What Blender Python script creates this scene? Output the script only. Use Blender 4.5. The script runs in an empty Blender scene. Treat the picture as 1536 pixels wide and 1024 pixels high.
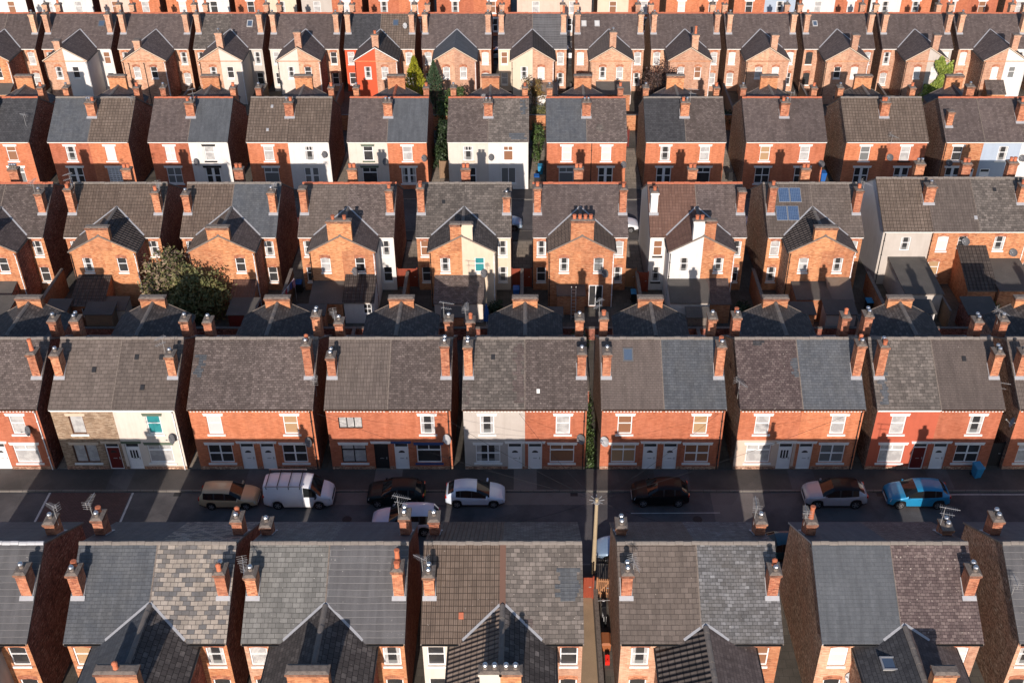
import bpy, math, random
from mathutils import Vector, Matrix
R = math.radians
SC = bpy.context.scene
COL = SC.collection
rng = random.Random(7)

# ------------------------------------------------------------------ materials
def nt(name):
    m = bpy.data.materials.new(name)
    m.use_nodes = True
    t = m.node_tree
    return m, t, t.nodes, t.links, t.nodes['Principled BSDF']

def setin(n, **k):
    for a, b in k.items():
        n.inputs[a.replace('_', ' ')].default_value = b

def c4(c):
    return (c[0], c[1], c[2], 1.0)

def mixrgb(N, L, fac, a, b, mode='MIX'):
    n = N.new('ShaderNodeMix'); n.data_type = 'RGBA'; n.blend_type = mode
    for s, v in ((0, fac), (6, a), (7, b)):
        if hasattr(v, 'links') or hasattr(v, 'is_linked'):
            L.new(v, n.inputs[s])
        else:
            n.inputs[s].default_value = v if s == 0 else c4(v)
    return n.outputs[2]

def math_n(N, L, op, a, b=0.0, clamp=False):
    n = N.new('ShaderNodeMath'); n.operation = op; n.use_clamp = clamp
    for i, v in enumerate((a, b)):
        if hasattr(v, 'is_linked'):
            L.new(v, n.inputs[i])
        else:
            n.inputs[i].default_value = v
    return n.outputs[0]

def ramp(N, L, fac, stops, interp='LINEAR'):
    n = N.new('ShaderNodeValToRGB'); n.color_ramp.interpolation = interp
    e = n.color_ramp.elements
    while len(e) < len(stops):
        e.new(0.5)
    for i, (p, c) in enumerate(stops):
        e[i].position = p
        e[i].color = c4(c) if isinstance(c, tuple) else (c, c, c, 1)
    L.new(fac, n.inputs[0])
    return n.outputs[0]

def noise(N, L, vec, scale, detail=3.0, rough=0.55):
    n = N.new('ShaderNodeTexNoise')
    setin(n, Scale=scale, Detail=detail, Roughness=rough)
    if vec is not None:
        L.new(vec, n.inputs['Vector'])
    return n.outputs['Fac']

def uvshift(N, L):
    """uv in metres, shifted per object so that repeats never show the same stones"""
    tc = N.new('ShaderNodeTexCoord')
    oi = N.new('ShaderNodeObjectInfo')
    sc = math_n(N, L, 'MULTIPLY', oi.outputs['Random'], 37.0)
    cb = N.new('ShaderNodeCombineXYZ')
    L.new(sc, cb.inputs[0]); L.new(sc, cb.inputs[1])
    va = N.new('ShaderNodeVectorMath'); va.operation = 'ADD'
    L.new(tc.outputs['UV'], va.inputs[0]); L.new(cb.outputs[0], va.inputs[1])
    return va.outputs[0], oi.outputs['Random'], tc

def bump(N, L, B, h, dist, strength=1.0):
    b = N.new('ShaderNodeBump')
    setin(b, Strength=strength, Distance=dist)
    L.new(h, b.inputs['Height']); L.new(b.outputs[0], B.inputs['Normal'])

def brick_tex(N, L, vec, w, h, mortar, off=0.5, smooth=0.1, sq=1.0):
    b = N.new('ShaderNodeTexBrick')
    b.offset = off; b.squash = sq
    setin(b, Scale=1.0, Mortar_Size=mortar, Mortar_Smooth=smooth, Bias=0.0, Brick_Width=w, Row_Height=h)
    b.inputs['Color1'].default_value = (0, 0, 0, 1)
    b.inputs['Color2'].default_value = (1, 1, 1, 1)
    b.inputs['Mortar'].default_value = (0.5, 0.5, 0.5, 1)
    L.new(vec, b.inputs['Vector'])
    return b.outputs['Color'], b.outputs['Fac']

def brick_mat(name, stops, mortar, soot=0.35, patch=(0.5, 0.3, 0.2), patch_amt=0.25, rnd=0.16, grain=0.0):
    m, t, N, L, B = nt(name)
    uv, rand, tc = uvshift(N, L)
    col, fac = brick_tex(N, L, uv, 0.235, 0.075, 0.006)
    base = ramp(N, L, col, stops)
    base = mixrgb(N, L, fac, base, mortar)
    n1 = noise(N, L, uv, 0.7, 4)
    f1 = ramp(N, L, n1, [(0.42, 0.0), (0.68, 1.0)])
    base = mixrgb(N, L, math_n(N, L, 'MULTIPLY', f1, patch_amt), base, patch)
    n2 = noise(N, L, uv, 2.3, 6, 0.75)
    f2 = ramp(N, L, n2, [(0.5, 0.0), (0.75, 1.0)])
    base = mixrgb(N, L, math_n(N, L, 'MULTIPLY', f2, soot), base, (0.045, 0.028, 0.022))
    if grain:
        base = mixrgb(N, L, grain, base, ramp(N, L, noise(N, L, uv, 7.0, 4, 0.8), [(0.34, 0.12), (0.66, 0.88)]), 'OVERLAY')
    mp = N.new('ShaderNodeMapping'); mp.inputs['Scale'].default_value = (2.2, 0.25, 1); L.new(uv, mp.inputs[0])
    base = mixrgb(N, L, 0.4, base, ramp(N, L, noise(N, L, mp.outputs[0], 1.0, 5, 0.65), [(0.3, 0.3), (0.7, 0.68)]), 'OVERLAY')
    hs = N.new('ShaderNodeHueSaturation')
    L.new(base, hs.inputs['Color'])
    L.new(math_n(N, L, 'ADD', math_n(N, L, 'MULTIPLY', rand, 0.008), 0.496), hs.inputs['Hue'])
    L.new(math_n(N, L, 'ADD', math_n(N, L, 'MULTIPLY', rand, 2 * rnd), 1 - rnd), hs.inputs['Value'])
    L.new(hs.outputs[0], B.inputs['Base Color'])
    setin(B, Roughness=0.9)
    B.inputs['Specular IOR Level'].default_value = 0.2
    bump(N, L, B, math_n(N, L, 'SUBTRACT', 1.0, fac), 0.006)
    return m

def roof_mat(name, stops, gap, w, h, msize, patch=None, patch_amt=0.4, lichen=0.0, lich_col=(0.4, 0.38, 0.34), rib=0.0, off=0.5, rough=0.75, line=None, nscale=0.6, bd=0.012, val=1.0, tint=None, cl=0.0):
    m, t, N, L, B = nt(name)
    uv, rand, tc = uvshift(N, L)
    dn = N.new('ShaderNodeTexNoise'); setin(dn, Scale=5.0, Detail=2.0); L.new(uv, dn.inputs['Vector'])
    vs = N.new('ShaderNodeVectorMath'); vs.operation = 'SCALE'; vs.inputs['Scale'].default_value = 0.03
    L.new(dn.outputs['Color'], vs.inputs[0])
    va = N.new('ShaderNodeVectorMath'); va.operation = 'ADD'
    L.new(uv, va.inputs[0]); L.new(vs.outputs[0], va.inputs[1])
    bv = va.outputs[0] if not rib else uv
    col, fac = brick_tex(N, L, bv, w, h, msize, off)
    cv = col
    if cl:   # slates of one batch lie together in patches
        nc = noise(N, L, uv, 0.9, 4, 0.65)
        cv = math_n(N, L, 'ADD', math_n(N, L, 'MULTIPLY', col, 1 - cl * .5), math_n(N, L, 'MULTIPLY', math_n(N, L, 'SUBTRACT', nc, 0.5 - .13 ), cl * 2.0), True)
    base = ramp(N, L, cv, stops)
    if patch:
        n1 = noise(N, L, uv, nscale, 5, 0.6)
        f1 = ramp(N, L, n1, [(0.4, 0.0), (0.66, 1.0)])
        base = mixrgb(N, L, math_n(N, L, 'MULTIPLY', f1, patch_amt), base, patch)
    n3 = noise(N, L, uv, 14.0, 3, 0.7)
    base = mixrgb(N, L, 0.2, base, ramp(N, L, n3, [(0.3, 0.25), (0.7, 0.75)]), 'OVERLAY')
    # weather streaks running down the slope
    mp = N.new('ShaderNodeMapping'); mp.inputs['Scale'].default_value = (3.0, 0.35, 1); L.new(uv, mp.inputs[0])
    n5 = noise(N, L, mp.outputs[0], 1.0, 4, 0.6)
    base = mixrgb(N, L, 0.45, base, ramp(N, L, n5, [(0.32, 0.3), (0.7, 0.72)]), 'OVERLAY')
    base = mixrgb(N, L, fac, base, gap)
    if lichen:
        n4 = noise(N, L, uv, 6.5, 2, 0.5)
        f4 = ramp(N, L, n4, [(0.735 - lichen * 0.05, 0.0), (0.77 - lichen * 0.05, 1.0)])
        base = mixrgb(N, L, math_n(N, L, 'MULTIPLY', f4, 0.75), base, lich_col)
    if tint is None and not any(k in name for k in ('blue', 'smooth', 'silver', 'large_grey', 'lined', 'black', 'patchwork')): tint = (1.02, 0.93, 0.885)
    if tint: base = mixrgb(N, L, 1.0, base, tint, 'MULTIPLY')
    hs = N.new('ShaderNodeHueSaturation'); L.new(base, hs.inputs['Color'])
    L.new(math_n(N, L, 'ADD', math_n(N, L, 'MULTIPLY', rand, 0.24), val - 0.12), hs.inputs['Value'])
    L.new(hs.outputs[0], B.inputs['Base Color'])
    setin(B, Roughness=rough)
    B.inputs['Specular IOR Level'].default_value = 0.3
    hgt = math_n(N, L, 'ADD', math_n(N, L, 'SUBTRACT', 1.0, fac), math_n(N, L, 'MULTIPLY', col, 0.5))
    sep = N.new('ShaderNodeSeparateXYZ'); L.new(uv, sep.inputs[0])
    # every course stands proud at its lower edge
    fr = math_n(N, L, 'FRACT', math_n(N, L, 'DIVIDE', sep.outputs[1], h))
    hgt = math_n(N, L, 'ADD', hgt, math_n(N, L, 'MULTIPLY', fr, -1.2))
    if rib:
        s = math_n(N, L, 'SINE', math_n(N, L, 'MULTIPLY', sep.outputs[0], 2 * math.pi / rib))
        hgt = math_n(N, L, 'ADD', hgt, math_n(N, L, 'MULTIPLY', s, 1.6))
    bump(N, L, B, hgt, bd)
    return m

def plain(name, col, rough=0.6, amt=0.2, scale=1.5, metal=0.0, dirt=(0.08, 0.07, 0.06), bumpd=0.0, spec=0.4, rnd=0.0, coat=0.0, fine=0.0):
    m, t, N, L, B = nt(name)
    uv, rand, tc = uvshift(N, L)
    base = None
    if amt:
        n = noise(N, L, uv, scale, 5, 0.65)
        f = ramp(N, L, n, [(0.45, 0.0), (0.75, 1.0)])
        base = mixrgb(N, L, math_n(N, L, 'MULTIPLY', f, amt), col, dirt)
        if 'render' in name or 'painted' in name:
            mp = N.new('ShaderNodeMapping'); mp.inputs['Scale'].default_value = (2.6, 0.22, 1); L.new(uv, mp.inputs[0])
            fs = ramp(N, L, noise(N, L, mp.outputs[0], 1.0, 5, 0.7), [(0.5, 0.0), (0.78, 1.0)])
            base = mixrgb(N, L, math_n(N, L, 'MULTIPLY', fs, 0.3), base, dirt)
    if fine:
        n2 = noise(N, L, uv, scale * 14, 3, 0.7)
        base = mixrgb(N, L, fine, base if base is not None else col, ramp(N, L, n2, [(0.3, 0.2), (0.7, 0.8)]), 'OVERLAY')
    if rnd:
        hs = N.new('ShaderNodeHueSaturation')
        if base is not None: L.new(base, hs.inputs['Color'])
        else: hs.inputs['Color'].default_value = c4(col)
        L.new(math_n(N, L, 'ADD', math_n(N, L, 'MULTIPLY', rand, 2 * rnd), 1 - rnd), hs.inputs['Value'])
        base = hs.outputs[0]
    if base is not None:
        L.new(base, B.inputs['Base Color'])
    else:
        B.inputs['Base Color'].default_value = c4(col)
    setin(B, Roughness=rough, Metallic=metal)
    B.inputs['Specular IOR Level'].default_value = spec
    if coat:
        B.inputs['Coat Weight'].default_value = coat; B.inputs['Coat Roughness'].default_value = 0.04
    if bumpd:
        bump(N, L, B, noise(N, L, uv, 18, 4, 0.7), bumpd)
    return m

def pane_mat(name, top, bottom=None, fold=0.0, gloss=0.06):
    """what one sees in a window: the room or the fabric behind it under a glossy sheet"""
    m, t, N, L, B = nt(name)
    uv, rand, tc = uvshift(N, L)
    base = top
    if bottom:
        n = noise(N, L, uv, 1.7, 2)
        base = mixrgb(N, L, ramp(N, L, n, [(0.45, 0.0), (0.55, 1.0)]), top, bottom)
    if fold:
        sep = N.new('ShaderNodeSeparateXYZ'); L.new(uv, sep.inputs[0])
        w = N.new('ShaderNodeTexWave'); setin(w, Scale=4.5, Distortion=2.5, Detail=2.0, Detail_Scale=1.2)
        L.new(uv, w.inputs['Vector'])
        base = mixrgb(N, L, fold, base, ramp(N, L, w.outputs['Fac'], [(0.2, 0.18), (0.8, 0.8)]), 'OVERLAY')
    if isinstance(base, tuple):
        B.inputs['Base Color'].default_value = c4(base)
    else:
        L.new(base, B.inputs['Base Color'])
    setin(B, Roughness=0.6)
    B.inputs['Coat Weight'].default_value = 1.0
    B.inputs['Coat Roughness'].default_value = gloss
    return m

M = {}
ORG = [(0.0, (0.41, 0.128, 0.062)), (0.5, (0.49, 0.16, 0.08)), (1.0, (0.55, 0.195, 0.10))]
M['br'] = brick_mat('red_facing_brick', ORG, (0.42, 0.15, 0.08), 0.16, (0.54, 0.20, 0.115), 0.4)
M['bc'] = brick_mat('common_brick', [(0.0, (0.31, 0.11, 0.05)), (0.3, (0.47, 0.175, 0.078)), (0.7, (0.53, 0.22, 0.103)), (1.0, (0.56, 0.28, 0.145))], (0.48, 0.26, 0.15), 0.4, (0.56, 0.27, 0.135), 0.5)
M['bp'] = brick_mat('pale_common_brick', [(0.0, (0.38, 0.18, 0.11)), (0.35, (0.48, 0.235, 0.145)), (0.7, (0.54, 0.29, 0.185)), (1.0, (0.57, 0.355, 0.24))], (0.52, 0.37, 0.265), 0.3, (0.58, 0.37, 0.25), 0.5)
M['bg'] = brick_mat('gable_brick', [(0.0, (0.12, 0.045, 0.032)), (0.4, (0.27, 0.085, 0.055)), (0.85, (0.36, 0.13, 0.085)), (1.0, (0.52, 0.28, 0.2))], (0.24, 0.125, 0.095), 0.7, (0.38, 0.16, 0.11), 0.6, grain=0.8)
M['bw'] = brick_mat('weathered_sunlit_brown_brick', [(0.0, (0.20, 0.11, 0.07)), (0.4, (0.36, 0.21, 0.14)), (0.85, (0.46, 0.29, 0.20)), (1.0, (0.6, 0.44, 0.33))], (0.36, 0.26, 0.19), 0.6, (0.40, 0.2, 0.13), 0.6, grain=0.9)  # weathered brown, paled so left gables look grazed by the sun
M['bs'] = brick_mat('chimney_brick', [(0.0, (0.24, 0.07, 0.035)), (0.5, (0.46, 0.15, 0.07)), (1.0, (0.56, 0.24, 0.13))], (0.42, 0.27, 0.19), 0.5, (0.42, 0.2, 0.12), 0.3)
M['bt'] = brick_mat('sooty_chimney_brick', [(0.0, (0.10, 0.045, 0.03)), (0.5, (0.22, 0.09, 0.055)), (1.0, (0.36, 0.17, 0.10))], (0.2, 0.14, 0.1), 0.7, (0.2, 0.1, 0.07), 0.4)
M['st'] = brick_mat('stone_cladding', [(0.0, (0.25, 0.17, 0.11)), (0.5, (0.40, 0.28, 0.18)), (1.0, (0.52, 0.40, 0.28))], (0.3, 0.22, 0.15), 0.3, (0.38, 0.26, 0.16), 0.4)
M['wh'] = plain('white_render', (0.67, 0.64, 0.60), 0.85, 0.16, 0.8, dirt=(0.38, 0.33, 0.28), bumpd=0.004)
M['cr'] = plain('cream_render', (0.64, 0.52, 0.39), 0.85, 0.2, 0.9, dirt=(0.36, 0.27, 0.18), bumpd=0.004)
M['iv'] = plain('ivory_render', (0.62, 0.55, 0.475), 0.85, 0.2, 0.9, dirt=(0.36, 0.28, 0.2), bumpd=0.004)
M['gy'] = plain('grey_render', (0.47, 0.42, 0.37), 0.9, 0.25, 0.8, dirt=(0.28, 0.23, 0.19), bumpd=0.004)
M['pk'] = plain('pale_pink_render', (0.62, 0.47, 0.38), 0.9, 0.25, 0.8, dirt=(0.35, 0.23, 0.17), bumpd=0.004)
M['rd'] = plain('red_painted_brick', (0.46, 0.105, 0.055), 0.7, 0.25, 0.9, dirt=(0.22, 0.05, 0.03), bumpd=0.004)
M['or'] = plain('orange_painted_render', (0.56, 0.085, 0.03), 0.75, 0.12, 0.8, dirt=(0.4, 0.06, 0.03), bumpd=0.003)
M['bl'] = plain('blue_painted_render', (0.36, 0.42, 0.50), 0.8, 0.15, 0.8, dirt=(0.2, 0.23, 0.28), bumpd=0.003)
M['bei'] = plain('beige_paint', (0.60, 0.46, 0.36), 0.8, 0.25, 0.9, dirt=(0.3, 0.2, 0.14), bumpd=0.003)

g = lambda a, b, c: [(0.0, a), (0.5, b), (1.0, c)]
M['sl_blue'] = roof_mat('blue_grey_slate', g((0.085, 0.092, 0.103), (0.10, 0.107, 0.118), (0.118, 0.125, 0.135)), (0.062, 0.066, 0.074), 0.30, 0.20, 0.006, (0.13, 0.128, 0.122), 0.35, 0.0, val=0.87)
M['sl_smooth'] = roof_mat('new_smooth_slate', g((0.095, 0.102, 0.112), (0.103, 0.11, 0.12), (0.112, 0.119, 0.129)), (0.08, 0.086, 0.095), 0.30, 0.22, 0.004, None, 0, 0.0, bd=0.006, val=0.87)
M['sl_mott'] = roof_mat('patchwork_slate', [(0.0, (0.10, 0.098, 0.10)), (0.38, (0.145, 0.138, 0.135)), (0.44, (0.27, 0.235, 0.20)), (0.72, (0.315, 0.27, 0.228)), (1.0, (0.38, 0.33, 0.285))], (0.075, 0.066, 0.06), 0.40, 0.25, 0.012, (0.20, 0.165, 0.13), 0.3, 0.4, cl=0.3)
M['sl_med'] = roof_mat('weathered_grey_slate', g((0.105, 0.098, 0.09), (0.15, 0.14, 0.128), (0.215, 0.20, 0.183)), (0.06, 0.055, 0.05), 0.34, 0.24, 0.010, (0.10, 0.094, 0.086), 0.4, 0.9, val=0.87)
M['sl_brown'] = roof_mat('brown_slate', g((0.09, 0.076, 0.07), (0.12, 0.103, 0.096), (0.175, 0.152, 0.142)), (0.05, 0.042, 0.04), 0.26, 0.17, 0.008, (0.09, 0.078, 0.07), 0.4, 0.9)
M['sl_purp'] = roof_mat('purple_mottled_slate', g((0.085, 0.066, 0.066), (0.125, 0.10, 0.098), (0.185, 0.155, 0.148)), (0.042, 0.032, 0.032), 0.24, 0.17, 0.009, (0.08, 0.064, 0.064), 0.55, 1.2)
M['sl_silver'] = roof_mat('silver_mixed_slate', [(0.0, (0.085, 0.082, 0.082)), (0.4, (0.14, 0.137, 0.137)), (0.75, (0.185, 0.182, 0.185)), (1.0, (0.30, 0.30, 0.305))], (0.06, 0.057, 0.056), 0.28, 0.19, 0.010, (0.13, 0.115, 0.10), 0.45, 0.3, cl=0.6, val=0.87)
M['sl_dark'] = roof_mat('dark_slate', g((0.085, 0.071, 0.068), (0.108, 0.091, 0.087), (0.14, 0.12, 0.115)), (0.058, 0.049, 0.047), 0.28, 0.19, 0.006, (0.13, 0.108, 0.099), 0.4, 0.6)
M['sl_black'] = roof_mat('black_slate', g((0.045, 0.044, 0.047), (0.056, 0.055, 0.058), (0.07, 0.069, 0.072)), (0.028, 0.028, 0.03), 0.30, 0.22, 0.010, None, 0, 0.0)
M['sl_wing'] = roof_mat('wing_slate', g((0.062, 0.058, 0.055), (0.085, 0.08, 0.076), (0.13, 0.122, 0.114)), (0.035, 0.032, 0.031), 0.30, 0.21, 0.011, (0.06, 0.055, 0.052), 0.5, 0.5)
M['ti_line'] = roof_mat('lined_grey_tile', g((0.098, 0.095, 0.098), (0.112, 0.109, 0.112), (0.128, 0.125, 0.128)), (0.20, 0.193, 0.188), 60.0, 0.36, 0.020, (0.095, 0.088, 0.085), 0.3, 0.3, val=0.87)
M['ti_big'] = roof_mat('large_grey_slate', g((0.13, 0.127, 0.118), (0.165, 0.16, 0.148), (0.20, 0.194, 0.18)), (0.085, 0.08, 0.074), 0.40, 0.27, 0.012, (0.14, 0.136, 0.128), 0.35, 0.4, val=0.87)
M['ti_rib'] = roof_mat('brown_pantile', g((0.14, 0.112, 0.09), (0.165, 0.132, 0.106), (0.19, 0.155, 0.126)), (0.055, 0.042, 0.034), 0.24, 0.34, 0.016, (0.115, 0.093, 0.077), 0.4, 0.5, rib=0.24, off=0.0, bd=0.02)
M['ti_ribg'] = roof_mat('grey_brown_pantile', g((0.115, 0.10, 0.09), (0.13, 0.114, 0.102), (0.148, 0.13, 0.117)), (0.07, 0.06, 0.054), 0.22, 0.32, 0.012, (0.10, 0.088, 0.08), 0.3, 0.2, rib=0.22, off=0.0, bd=0.014)
M['ti_brown'] = roof_mat('brown_interlocking_tile', g((0.14, 0.115, 0.093), (0.165, 0.136, 0.11), (0.19, 0.158, 0.13)), (0.06, 0.048, 0.04), 0.30, 0.34, 0.022, (0.115, 0.094, 0.078), 0.4, 0.7, rib=0.30, off=0.0, bd=0.02)
M['ti_flat'] = roof_mat('brown_flat_tile', g((0.108, 0.094, 0.083), (0.125, 0.109, 0.097), (0.15, 0.132, 0.118)), (0.062, 0.053, 0.047), 0.40, 0.28, 0.010, (0.14, 0.123, 0.11), 0.35, 0.2)
M['ti_smooth'] = roof_mat('plain_brown_tile', g((0.118, 0.102, 0.093), (0.126, 0.109, 0.10), (0.136, 0.118, 0.108)), (0.085, 0.073, 0.067), 0.26, 0.18, 0.005, (0.11, 0.096, 0.088), 0.3, 0.2)
M['ti_red'] = roof_mat('reddish_brown_tile', g((0.14, 0.083, 0.063), (0.155, 0.093, 0.071), (0.175, 0.107, 0.083)), (0.075, 0.045, 0.036), 0.26, 0.30, 0.012, (0.12, 0.075, 0.06), 0.3, 0.1, rib=0.26, off=0.0)
M['ti_grid'] = roof_mat('dark_moulded_tile', g((0.066, 0.058, 0.052), (0.083, 0.073, 0.066), (0.105, 0.093, 0.084)), (0.03, 0.026, 0.024), 0.34, 0.36, 0.028, (0.055, 0.048, 0.044), 0.4, 0.3, rib=0.34, off=0.0, bd=0.025)
M['sl_wingf'] = roof_mat('large_wing_slate', [(0.0, (0.055, 0.05, 0.048)), (0.6, (0.09, 0.084, 0.08)), (0.85, (0.14, 0.132, 0.124)), (1.0, (0.24, 0.225, 0.21))], (0.026, 0.023, 0.022), 0.36, 0.29, 0.016, (0.06, 0.055, 0.052), 0.4, 0.4, cl=0.7)
M['felt'] = plain('roofing_felt', (0.085, 0.078, 0.07), 0.85, 0.5, 0.9, dirt=(0.14, 0.125, 0.11), bumpd=0.004, fine=0.3)

M['rg_t'] = plain('terracotta_ridge', (0.42, 0.12, 0.06), 0.8, 0.5, 2.5, dirt=(0.22, 0.10, 0.07))
M['rg_d'] = plain('brown_hip_tile', (0.13, 0.07, 0.05), 0.85, 0.5, 2.5, dirt=(0.12, 0.06, 0.045))
M['rg_g'] = plain('grey_ridge_tile', (0.19, 0.165, 0.145), 0.85, 0.5, 2.5, dirt=(0.10, 0.085, 0.075))
M['pot'] = plain('terracotta_pot', (0.50, 0.15, 0.07), 0.75, 0.5, 4.0, dirt=(0.16, 0.08, 0.06), rnd=0.2)
M['cowl'] = plain('metal_cowl', (0.55, 0.55, 0.56), 0.35, 0.25, 6.0, metal=0.9)
M['cem'] = plain('cement_flaunching', (0.19, 0.155, 0.13), 0.95, 0.8, 5.0, dirt=(0.055, 0.045, 0.04), bumpd=0.015, fine=0.5)
M['lead'] = plain('lead_flashing', (0.40, 0.40, 0.41), 0.5, 0.35, 3.0, dirt=(0.24, 0.24, 0.25), metal=0.2)
M['upvc'] = plain('white_frame_plastic', (0.78, 0.78, 0.77), 0.4, 0.1, 2.0, dirt=(0.5, 0.47, 0.43))
M['wpaint'] = plain('white_stone_paint', (0.76, 0.74, 0.70), 0.75, 0.25, 2.5, dirt=(0.42, 0.36, 0.3))
M['tanst'] = plain('buff_stone', (0.58, 0.46, 0.34), 0.85, 0.3, 2.5, dirt=(0.32, 0.24, 0.17))
M['bluep'] = plain('blue_lintel_paint', (0.035, 0.07, 0.19), 0.6, 0.1, 2.0)
M['blk'] = plain('black_plastic', (0.02, 0.02, 0.021), 0.45, 0.1, 2.0)
M['dkred'] = plain('dark_red_paint', (0.13, 0.015, 0.012), 0.5, 0.15, 2.0)
M['brownp'] = plain('brown_window_paint', (0.11, 0.045, 0.025), 0.5, 0.1, 2.0)
M['grpaint'] = plain('green_stone_paint', (0.10, 0.13, 0.09), 0.7, 0.1, 2.0)
M['timber'] = plain('bare_timber', (0.33, 0.16, 0.075), 0.8, 0.4, 2.0, dirt=(0.18, 0.08, 0.04), fine=0.3)
M['fence'] = plain('weathered_fence', (0.24, 0.15, 0.09), 0.85, 0.4, 2.0, dirt=(0.12, 0.08, 0.05), fine=0.3)
M['redgate'] = plain('red_brown_gate_paint', (0.24, 0.045, 0.02), 0.7, 0.25, 1.5, dirt=(0.12, 0.03, 0.02))
M['alu'] = plain('aerial_aluminium', (0.42, 0.41, 0.40), 0.4, 0.1, 3.0, metal=0.4)
M['dishm'] = plain('grey_dish', (0.11, 0.11, 0.115), 0.5, 0.1, 3.0)
M['dishw'] = plain('pale_dish', (0.42, 0.42, 0.42), 0.5, 0.1, 3.0)
M['p_dark'] = pane_mat('pane_dark_room', (0.018, 0.018, 0.02), (0.03, 0.028, 0.026))
M['p_net'] = pane_mat('pane_net_curtain', (0.46, 0.45, 0.43), (0.36, 0.35, 0.34), 0.5)
M['p_half'] = M['p_dark']
M['p_blind'] = pane_mat('pane_tan_blind', (0.40, 0.25, 0.13), None, 0.15)
M['p_wood'] = pane_mat('pane_brown_blind', (0.24, 0.11, 0.055), None, 0.15)
M['p_teal'] = pane_mat('pane_teal_curtain', (0.02, 0.22, 0.23), None, 0.35)
M['p_grey'] = pane_mat('pane_grey_blind', (0.16, 0.165, 0.16), None, 0.2)
M['p_white'] = pane_mat('pane_white_blind', (0.58, 0.57, 0.55), None, 0.12)
M['p_sky'] = pane_mat('rooflight_glass', (0.06, 0.09, 0.14))
# ------------------------------------------------------------------ more materials
def ground_mat(name, col, patch, crack=0.0, scale=0.35, rough=0.85, slabs=None, fine=0.5, spec=0.3):
    m, t, N, L, B = nt(name)
    tc = N.new('ShaderNodeTexCoord'); v = tc.outputs['UV']
    f = ramp(N, L, noise(N, L, v, scale, 6, 0.65), [(0.4, 0.0), (0.65, 1.0)])
    base = mixrgb(N, L, f, col, patch)
    base = mixrgb(N, L, fine, base, ramp(N, L, noise(N, L, v, 30, 3, 0.8), [(0.3, 0.2), (0.7, 0.8)]), 'OVERLAY')
    vo = N.new('ShaderNodeTexVoronoi'); setin(vo, Scale=0.45); L.new(v, vo.inputs['Vector'])
    base = mixrgb(N, L, 0.25, base, ramp(N, L, vo.outputs['Color'], [(0.2, 0.35), (0.8, 0.65)]), 'OVERLAY')
    if slabs:
        c, fa = brick_tex(N, L, v, slabs[0], slabs[1], 0.012)
        base = mixrgb(N, L, 0.4, base, ramp(N, L, c, [(0, 0.35), (1, 0.65)]), 'OVERLAY')
        base = mixrgb(N, L, fa, base, (0.05, 0.045, 0.04))
    L.new(base, B.inputs['Base Color']); setin(B, Roughness=rough)
    B.inputs['Specular IOR Level'].default_value = spec
    bump(N, L, B, noise(N, L, v, 45, 3, 0.8), 0.01, 0.6)
    return m
M['asphalt'] = ground_mat('asphalt', (0.112, 0.104, 0.103), (0.066, 0.063, 0.064), spec=0.2)
M['asphalt2'] = ground_mat('asphalt_sun_patch', (0.17, 0.15, 0.138), (0.13, 0.117, 0.108), spec=0.2)  # paler: sunlight of the beams put into the colour; also pavement repairs
M['redasph'] = ground_mat('red_paved_table', (0.14, 0.07, 0.06), (0.11, 0.06, 0.052), slabs=(.22, .11))
M['pave'] = ground_mat('pavement_asphalt', (0.085, 0.075, 0.068), (0.055, 0.05, 0.046))
M['kerb'] = ground_mat('kerb_stone', (0.19, 0.17, 0.15), (0.13, 0.12, 0.105), slabs=(.9, .5))
M['yard'] = ground_mat('yard_ground', (0.12, 0.105, 0.086), (0.075, 0.066, 0.053), slabs=(.6, .6))
M['path'] = ground_mat('sandy_path', (0.42, 0.30, 0.19), (0.33, 0.235, 0.15))
M['conc'] = ground_mat('pale_concrete', (0.34, 0.285, 0.225), (0.26, 0.22, 0.175), slabs=(.75, .6))
M['line'] = plain('road_paint', (0.55, 0.53, 0.5), 0.8, 0.7, 2.5, dirt=(0.15, 0.14, 0.13))
M['lgrey'] = plain('pale_grey_side_render', (0.70, 0.68, 0.66), 0.9, 0.3, 0.6, dirt=(0.4, 0.38, 0.36), bumpd=0.004)
M['poly'] = plain('brown_polycarbonate', (0.16, 0.12, 0.09), 0.25, 0.3, 1.0, dirt=(0.26, 0.2, 0.15), spec=0.6)
def solar_mat():
    m, t, N, L, B = nt('solar_cells')
    tc = N.new('ShaderNodeTexCoord')
    c, f = brick_tex(N, L, tc.outputs['UV'], .155, .155, .006, 0.0)
    b = ramp(N, L, c, [(0, (0.03, 0.06, 0.13)), (1, (0.045, 0.085, 0.17))])
    L.new(mixrgb(N, L, f, b, (0.22, 0.28, 0.36)), B.inputs['Base Color'])
    setin(B, Roughness=0.35); B.inputs['Coat Weight'].default_value = 0.7; B.inputs['Coat Roughness'].default_value = 0.05
    return m
M['solar'] = solar_mat()
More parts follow.
